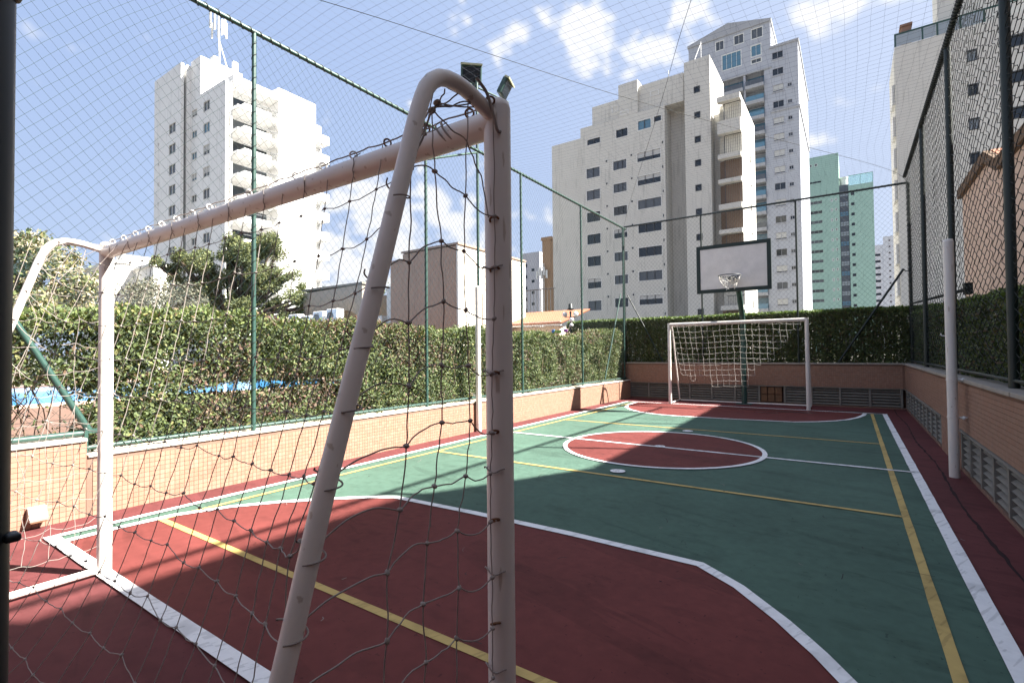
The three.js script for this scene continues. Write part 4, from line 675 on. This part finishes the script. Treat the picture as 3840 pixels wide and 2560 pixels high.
{ // mint green towers
  const mint = stucco(0.33, 0.49, 0.43), Z = -163, r = rng(321);
  const g = thing('mint_tower', 'mint green tower with long horizontal windows next to the grey tower', 'building'), H = [], W = [];
  for (let k = 0; k < 15; k++) { const y = 42.9 - 2.78 * k; H.push([-6.6, -3.4, y - 0.55, y + 0.45]); W.push(k % 2 ? M.glass : M.glassGrey); H.push([-1.4, -0.95, y - 0.4, y + 0.4]); W.push(M.glassPale); H.push([-0.42, 0.05, y - 0.25, y + 0.35]); W.push(M.glass); }
  H.push([-6.3, -5.7, 53.2, 53.9], [-5.1, -4.4, 53.2, 53.9], [-6.7, -3.5, 48.3, 49.0]); W.push(M.glass, M.glass, M.glass);
  obj('wall', [slab(-6.8, 0.6, 0, 55.9, Z, 0.4, H), box(-6.8, 0.6, 0, 55.898, -180, Z - 0.8)], mint, g); H.forEach((h, i) => win(g, h, Z, { f: 0.1, bars: h[1] - h[0] > 2 ? 3 : 1, pane: W[i], frame: h[1] - h[0] > 2 ? mat(lin(0.33, 0.46, 0.40), 0.7) : M.frame }));
  const h2 = thing('mint_tower', 'mint green tower with a glass topped roof and one column of small dark windows', 'building'), Hb = [];
  for (let k = 0; k < 15; k++) Hb.push([3.25, 4.0, 43.4 - 2.78 * k, 44.15 - 2.78 * k]);
  obj('wall', [slab(2.72, 8.25, 0, 46.2, Z + 0.1, 0.4, Hb), box(2.72, 8.25, 0, 46.198, -182, Z - 0.7)], mint, h2); for (const h of Hb) win(h2, h, Z + 0.1, { f: 0.06, frame: M.frameDark });
  obj('stair_shaft', box(0.602, 2.718, 0, 46.8, -176, Z - 0.6), M.glassGrey, h2);
  for (let k = 0; k < 16; k++) { const y = 44.2 - 2.75 * k, b = obj('shaft_window', box(0.75, 2.6, y - 0.55, y + 0.55, Z - 0.598, Z - 0.5), k % 3 === 2 ? M.glassBlue : M.glassPale, h2); obj('mullions', [box(1.32, 1.4, y - 0.55, y + 0.55, Z - 0.499, Z - 0.46), box(1.95, 2.03, y - 0.55, y + 0.55, Z - 0.499, Z - 0.46), box(0.75, 2.6, y - 0.04, y + 0.04, Z - 0.459, Z - 0.43)], M.frameDark, b); }
  obj('roof_tank', [new THREE.CylinderGeometry(1.0, 1.0, 2.0, 20).translate(1.65, 47.8, -165), new THREE.CylinderGeometry(1.15, 1.15, 0.35, 20).translate(1.65, 48.98, -165)], M.frame, h2);
  const gm = new THREE.MeshPhysicalMaterial({ color: lin(0.75, 0.9, 0.9), roughness: 0.05, transmission: 0.8, thickness: 0 });
  for (let k = 0; k < 2; k++) obj('glass_panel', box(2.85 + k * 2.7, 5.45 + k * 2.7, 46.3, 48.8, Z - 0.1, Z - 0.06), gm, h2); obj('glass_frame', [box(2.75, 8.25, 48.81, 48.98, Z - 0.15, Z), box(2.72, 2.84, 46.201, 48.8, Z - 0.15, Z), box(5.46, 5.54, 46.201, 48.8, Z - 0.15, Z), box(8.13, 8.25, 46.201, 48.8, Z - 0.15, Z)], mat(lin(0.25, 0.42, 0.38), 0.6), h2);
}
{ // distant white tower
  const g = thing('white_tower', 'distant white tower with dark slot windows between the mint tower and the beige corner tower', 'building'), Z = -273, wall = stucco(0.66, 0.66, 0.70), H = [];
  for (let k = 0; k < 14; k++) { H.push([11.95, 14.2, 42.6 - 2.92 * k, 43.7 - 2.92 * k], [17.1, 17.8, 48.7 - 2.7 * k, 49.4 - 2.7 * k]); }
  obj('wall', [slab(11.4, 15.2, 0, 47.6, Z, 0.4, H.filter((h) => h[0] < 15)), slab(15.202, 21.5, 0, 51, Z + 0.3, 0.4, H.filter((h) => h[0] > 15)), box(11.4, 21.5, 0, 47.4, -290, Z - 1)], wall, g); for (const h of H) win(g, h, h[0] > 15 ? Z + 0.3 : Z, { f: 0.05, frame: stucco(0.55, 0.45, 0.44) });
}
{ // beige corner tower beyond the peach house
  const g = thing('beige_tower', 'plain beige tower with square windows and glazed roof rail beyond the peach house', 'building'), Z = -54.9, wall = stucco(0.58, 0.57, 0.535), H = [];
  for (let k = 0; k < 9; k++) H.push([10.92, 11.55, 25.5 - 2.91 * k, 26.45 - 2.91 * k], [13.25, 17.5, 25.8 - 2.95 * k, 26.75 - 2.95 * k]);
  obj('wall', [slab(6.1, 24, 0, 28.5, Z, 0.35, H), box(6.1, 24, 0, 28.498, -62, Z - 0.8), box(9.6, 20, 28.5, 38, -61.9, -59)], wall, g); H.forEach((h, i) => win(g, h, Z, { bars: i % 2 ? 4 : 2, f: 0.06, pane: i % 4 === 0 ? M.glassPale : M.glass, frame: M.frameDark }));
  for (let k = 0; k < 8; k++) obj('bay_window', box(5.9, 6.098, 23.6 - 2.91 * k, 25.4 - 2.91 * k, -57.5, -55.6), M.frame, g);
  const dg = mat(lin(0.02, 0.06, 0.05), 0.5); obj('roof_rail', [box(6.1, 24, 29.55, 29.68, Z - 0.1, Z), ...[6.1, 8.0, 9.0, 10.5, 12, 13.5, 15].map((x) => box(x, x + 0.14, 28.502, 29.549, Z - 0.1, Z))], dg, g); for (const [a, b] of [[6.25, 7.98], [8.15, 8.98], [9.15, 10.48], [10.65, 11.98]]) obj('rail_glass', box(a, b, 28.55, 29.54, Z - 0.06, Z - 0.03), M.glassPale, g);
  obj('chimney', [box(6.7, 7.4, 28.5, 30.7, -57, -56), box(6.6, 7.5, 30.702, 30.9, -57.1, -55.9)], mat(lin(0.25, 0.15, 0.11), 0.9, { map: G1 }), g);
}
{ // white tower on the garden side
  const g = thing('white_balcony_tower', 'bright white apartment tower with balconies and a roof aerial above the spreading tree', 'building'), wall = stucco(0.76, 0.76, 0.76), ZM = -29.6, ZL = -28.4, H = [], HL = [], r = rng(331);
  for (let k = 0; k < 11; k++) { const y = 34.0 - 2.9 * k; H.push([-71.0, -69.5, y - 0.5, y + 0.55], [-67.7, -65.9, y - 0.65, y + 0.75]); const yl = 32.5 - 2.83 * k; HL.push([-75.0, -72.9, yl - 0.7, yl + 0.7], [-78.6, -78.2, yl - 1.4, yl - 0.9]); }
  obj('wall', [slab(-71.398, -61.9, 0, 36.1, ZM, 0.35, H), box(-71.398, -63.9, 0, 36.098, -44.6, ZM - 0.7), box(-63.898, -61.9, 0, 36.098, -30.44, ZM - 0.7), slab(-79.9, -71.4, 0, 40.85, ZL, 0.35, HL), box(-79.9, -71.4, 0, 40.848, -40, ZL - 0.7), box(-71.398, -68.66, 36.1, 41.4, -35.15, ZM - 0.02), box(-71.398, -68.66, 36.1, 39.5, -40, -35.152), box(-63.898, -61.9, 0, 38.0, -42.33, -36.55), box(-68, -63.902, 36.1, 38, -42.33, -36.55), box(-63.898, -61.7, 36.1, 37.0, -36.548, -30.44)], wall, g);
  H.forEach((h, i) => win(g, h, ZM, { bars: 2, f: 0.08, pane: r() < 0.3 ? M.glassBlue : M.glassGrey, blind: r() < 0.3 ? 0.5 : 0 })); HL.forEach((h) => win(g, h, ZL, { bars: 2, f: 0.06, pane: M.glassGrey }));
  for (let k = 0; k < 12; k++) {
    const y = 33.0 - 2.9 * k; if (y < 1) break;
    const b = obj('balcony', [box(-63.898, -60.9, y - 0.3, y, -36.3, -30.6), box(-61.1, -60.9, y + 0.002, y + 0.5, -35.0, -31.6), box(-62.4, -60.9, y + 0.002, y + 0.5, -31.598, -31.45)], wall, g); obj('handrail', [box(-61.05, -60.98, y + 1.0, y + 1.08, -36.2, -31.4), box(-61.04, -60.99, y + 0.752, y + 1.0, -33, -32.95), box(-61.04, -60.99, y + 0.752, y + 1.0, -35, -34.95)], M.frameDark, b); obj('glass_doors', box(-63.896, -63.85, y + 0.02, y + 2.1, -36.0, -31.5), k % 2 ? M.glassGrey : M.glass, b);
    if (k % 2 === 0) obj('bicycle_rack', [new THREE.TorusGeometry(0.32, 0.03, 5, 16).rotateY(Math.PI / 2).translate(-61.6, y + 0.9, -35.7), new THREE.TorusGeometry(0.32, 0.03, 5, 16).rotateY(Math.PI / 2).translate(-61.6, y + 0.45, -35.9)], M.frameDark, b);
    const b2 = obj('balcony', [box(-66, -61.9, y - 0.3, y, -44.6, -42.332), box(-62.05, -61.9, y + 0.002, y + 0.95, -44.6, -42.332)], wall, g); obj('glass_doors', box(-65.9, -65.85, y + 0.02, y + 2.2, -44.5, -42.4), M.glassPale, b2);
  }
  obj('louvre', [box(-68.658, -68.6, 38.0, 38.15, -34.2, -32.4), box(-68.658, -68.6, 38.5, 38.65, -34.2, -32.4), box(-68.658, -68.6, 39, 39.15, -34.2, -32.4)], M.frameDark, g);
  const a = obj('roof_aerial', [bar(V(-70.6, 41.4, -33), V(-71.1, 49.8, -33), 0.12, 6), bar(V(-69.6, 41.4, -33.6), V(-71.1, 46.5, -33), 0.06, 5), bar(V(-70.4, 41.4, -34.2), V(-71.1, 46.5, -33), 0.06, 5)], M.frame, g);
  for (let i = 0; i < 7; i++) { const t = i * 0.9; obj('antenna_panel', rbox(-0.16, 0.16, -1.1, 1.1, -0.1, 0.1, 0.04).translate(-71.1 + Math.cos(t) * 1.0, 47.6 + 0.5 * (i % 3), -33 + Math.sin(t) * 1.0), M.frame, a); }
  obj('antenna_panel', [rbox(-70.9, -69.9, 41.8, 43.0, -32.6, -31.8, 0.1)], M.frame, a); obj('antenna_panel', [rbox(-69.2, -68.7, 41.4, 42.8, -34.6, -33.9, 0.1)], M.frame, a);
}
{ // small buildings beyond the hedge
  const b = thing('brown_hall', 'brown windowless hall with a bright white flank behind the leafy hedge', 'building');
  obj('wall', [box(-14.58, -13.802, 0, 5.38, -19, -14), box(-13.8, -10.76, 0, 5.68, -19, -14)], mat(lin(0.36, 0.25, 0.185), 0.9, { map: rep(T_stucco, 0.6) }), b);
  obj('white_flank', box(-10.758, -10.66, 0, 5.72, -19, -14.02), stucco(0.74, 0.70, 0.62), b); obj('roof_edge', [box(-14.63, -13.8, 5.382, 5.46, -19, -13.95), box(-13.85, -10.6, 5.722, 5.80, -19, -13.95)], mat(lin(0.30, 0.22, 0.17), 0.9), b);
  obj('drainpipe', bar(V(-10.62, 0.4, -15.6), V(-10.62, 3.9, -15.6), 0.05, 8), M.post, b); obj('lean_to', [box(-15.4, -14.65, 0, 4.45, -17, -14.5), box(-16.5, -15.402, 0, 3.1, -17, -14.2)], stucco(0.62, 0.60, 0.55), b);
  const w = thing('retaining_wall', 'low grey brown wall with a dark arch behind the white cooling units', 'wall'); const s = new THREE.Shape([[-21.2, 0], [-16.52, 0], [-16.52, 4.62], [-21.2, 4.52]].map((p) => new THREE.Vector2(...p))); const arch = new THREE.Path(); arch.moveTo(-18.9, 2.6); arch.lineTo(-16.9, 2.6); arch.lineTo(-16.9, 3.2); arch.quadraticCurveTo(-17.9, 3.75, -18.9, 3.2); arch.closePath(); s.holes.push(arch);
  const e = new THREE.ExtrudeGeometry(s, { depth: 0.6, bevelEnabled: false, curveSegments: 12 }); e.translate(0, 0, -14.6); obj('wall_core', [e, box(-21.2, -16.52, 0, 4.3, -16.2, -15.8)], mat(lin(0.32, 0.28, 0.24), 0.95, { map: rep(T_stucco, 0.5) }), w); obj('coping', box(-21.25, -16.45, 4.63, 4.72, -14.7, -13.95), M.concrete, w);
  const ledge = thing('equipment_ledge', 'flat concrete ledge carrying the row of white cooling units', 'ledge'); obj('ledge_block', box(-23.2, -16.6, 0, 2.72, -13.6, -12.6), M.concrete, ledge);
  const spots = [[-22.4, 0.62], [-21.3, 0.5], [-20.35, 0.62], [-19.35, 0.5], [-18.35, 0.66], [-17.3, 0.72]];
  spots.forEach(([x, h], i) => { const u = thing('cooling_unit', `white cooling unit with a round fan grille, ${['sixth', 'fifth', 'fourth', 'third', 'second', 'first'][i]} from the brown hall on the ledge`, 'cooling unit', [x, 2.722, -13.1], 'cooling units on the ledge'); obj('case', rbox(-0.4, 0.4, 0, h, -0.2, 0.2, 0.05), mat(lin(0.78, 0.78, 0.76), 0.5), u); const f = obj('fan_grille', new THREE.CylinderGeometry(0.22, 0.22, 0.03, 20).rotateX(Math.PI / 2).translate(-0.08, h / 2, 0.216), M.frameDark, u); for (let k = 0; k < 3; k++) obj('grille_ring', new THREE.TorusGeometry(0.07 + 0.07 * k, 0.008, 5, 20).translate(-0.08, h / 2, 0.236), M.frame, f); });
  const hs = thing('white_house', 'low white rendered house between the yellow tree and the white tower', 'building'); obj('wall', [box(-48, -41.4, 0, 8.1, -14.4, -12.2), box(-41.398, -38.2, 0, 7.7, -14.4, -13.4), box(-44, -42.6, 8.1, 9.0, -15, -13)], stucco(0.78, 0.77, 0.74), hs); obj('roof_slab', [box(-48.2, -41.3, 8.102, 8.3, -14.5, -12), box(-41.298, -38.1, 7.702, 7.86, -14.5, -13.2)], stucco(0.7, 0.7, 0.68), hs);
  for (const y of [5.4, 2.5]) for (const x of [-40.9, -39.6]) win(hs, [x, x + 0.9, y, y + 1.2], -13.37, { bars: 2 });
  const rb = thing('tiled_cabin', 'low cabin with an orange clay tile roof and white fascia beyond the hedge', 'building'); const zf = -17.4; obj('wall', box(-11.9, -8.2, 0, 2.5, -21, zf - 0.5), stucco(0.62, 0.55, 0.46), rb); obj('fascia', box(-12.3, -7.9, 2.5, 2.68, zf - 0.12, zf), M.frame, rb);
  for (let i = 0; i < 20; i++) { const t = new THREE.CylinderGeometry(0.12, 0.12, 2.9, 8, 1, true, -Math.PI / 2, Math.PI); t.rotateX(Math.PI / 2); t.rotateX(0.26); t.translate(-12.2 + i * 0.225, 3.02, zf - 1.36); obj('tile_row', t, M.terracotta, rb); }
  obj('roof_deck', (() => { const q = new THREE.BoxGeometry(4.5, 0.06, 2.9); metres(q); q.rotateX(0.26); q.translate(-10.1, 2.98, zf - 1.36); return q; })(), M.terracotta, rb);
  const rl = thing('balcony_railing', 'thin grey vertical bar railing above the orange tile roof', 'railing'); obj('bars', [...Array.from({ length: 15 }, (_, i) => bar(V(-12.9 + i * 0.2, 3.4, -20.8), V(-12.9 + i * 0.2, 4.6, -20.8), 0.018, 5)), bar(V(-12.95, 4.6, -20.8), V(-10.0, 4.6, -20.8), 0.025, 5), bar(V(-12.95, 3.4, -20.8), V(-10.0, 3.4, -20.8), 0.025, 5)], M.frameDark, rl);
  const gb = thing('grey_block', 'plain grey block with small dark windows far behind the orange tile roof', 'building'), Hg = []; for (let k = 0; k < 7; k++) Hg.push([-78.8, -78.0, 27.0 - 3.4 * k, 28.0 - 3.4 * k], [-76.4, -75.4, 25.6 - 3.4 * k, 26.4 - 3.4 * k]); obj('wall', [slab(-80, -73.6, 0, 31.3, -125, 0.4, Hg), box(-80, -73.6, 0, 31.298, -140, -125.8)], stucco(0.46, 0.46, 0.50), gb); for (const h of Hg) win(gb, h, -125, { f: 0.05, frame: M.frameDark });
  const kt = thing('brick_tower', 'narrow brown tower with a lattice aerial against the beige block', 'building'); obj('wall', [box(-54.2, -52.2, 0, 26.2, -98, -94), box(-54.4, -51.8, 26.202, 26.9, -98.2, -93.8)], mat(lin(0.34, 0.22, 0.14), 0.9, { map: S8 }), kt);
  const lat = []; for (let y = 6; y < 20; y += 0.9) { lat.push(bar(V(-54.3, y, -93.4), V(-53.5, y + 0.9, -93.4), 0.05, 4), bar(V(-53.5, y, -93.4), V(-54.3, y + 0.9, -93.4), 0.05, 4)); } lat.push(bar(V(-54.3, 0, -93.4), V(-54.3, 21, -93.4), 0.09, 5), bar(V(-53.5, 0, -93.4), V(-53.5, 21, -93.4), 0.09, 5)); obj('lattice_aerial', lat, M.frame, kt); for (let i = 0; i < 5; i++) obj('antenna_panel', rbox(-55.3 + i * 0.62, -54.9 + i * 0.62, 17.6 + (i % 2) * 0.7, 19.4 + (i % 2) * 0.7, -93.2, -92.9, 0.05), M.frame, kt);
}
{ // garden lamp beyond the hedge corner
  const l = thing('garden_lamp', 'garden lamp post with white globes and a black cap beyond the hedge corner', 'lamp', [-5.16, 0.42, -13.1]); obj('lamp_post', bar(V(0, 0, 0), V(0, 2.25, 0), 0.03, 10), M.black, l);
  for (const [x, y, z, s] of [[-0.15, 2.15, 0.1, 0.085], [0.13, 2.16, -0.1, 0.085], [0.09, 1.97, 0.1, 0.07], [0.08, 1.8, 0.1, 0.06]]) { const a = obj('lamp_arm', bar(V(0, y - 0.1, 0), V(x, y - s, z), 0.012, 6), M.black, l); obj('globe', new THREE.SphereGeometry(s, 18, 12).translate(x, y, z), mat(lin(0.82, 0.82, 0.8), 0.35), a); }
  obj('cap', new THREE.LatheGeometry([[0, 0.2], [0.06, 0.19], [0.075, 0.05], [0.13, 0.0], [0.02, -0.02]].map(([a, b]) => new THREE.Vector2(a, b)), 14).translate(0, 2.3, 0), M.black, l);
  const p = thing('play_frame', 'small wooden play frame with green, blue and purple panels beside the garden lamp', 'play equipment', [-5.45, 0.42, -13.0]); const wd = mat(lin(0.45, 0.30, 0.20), 0.8, { map: G1 });
  for (const x of [-0.3, -0.16, 0.2]) obj('wooden_post', bar(V(x, 0, 0), V(x, 1.55, 0), x > 0 ? 0.05 : 0.022, 8), wd, p); for (const [x, y, w, h, c] of [[-0.12, 1.6, 0.24, 0.1, [0.22, 0.40, 0.08]], [-0.3, 1.62, 0.1, 0.12, [0.08, 0.2, 0.45]], [0.16, 1.63, 0.12, 0.1, [0.3, 0.08, 0.35]]]) obj('panel', rbox(x - w / 2, x + w / 2, y - h / 2, y + h / 2, -0.02, 0.02, 0.01), mat(lin(...c), 0.6), p);
}
renderer.render(scene, camera);
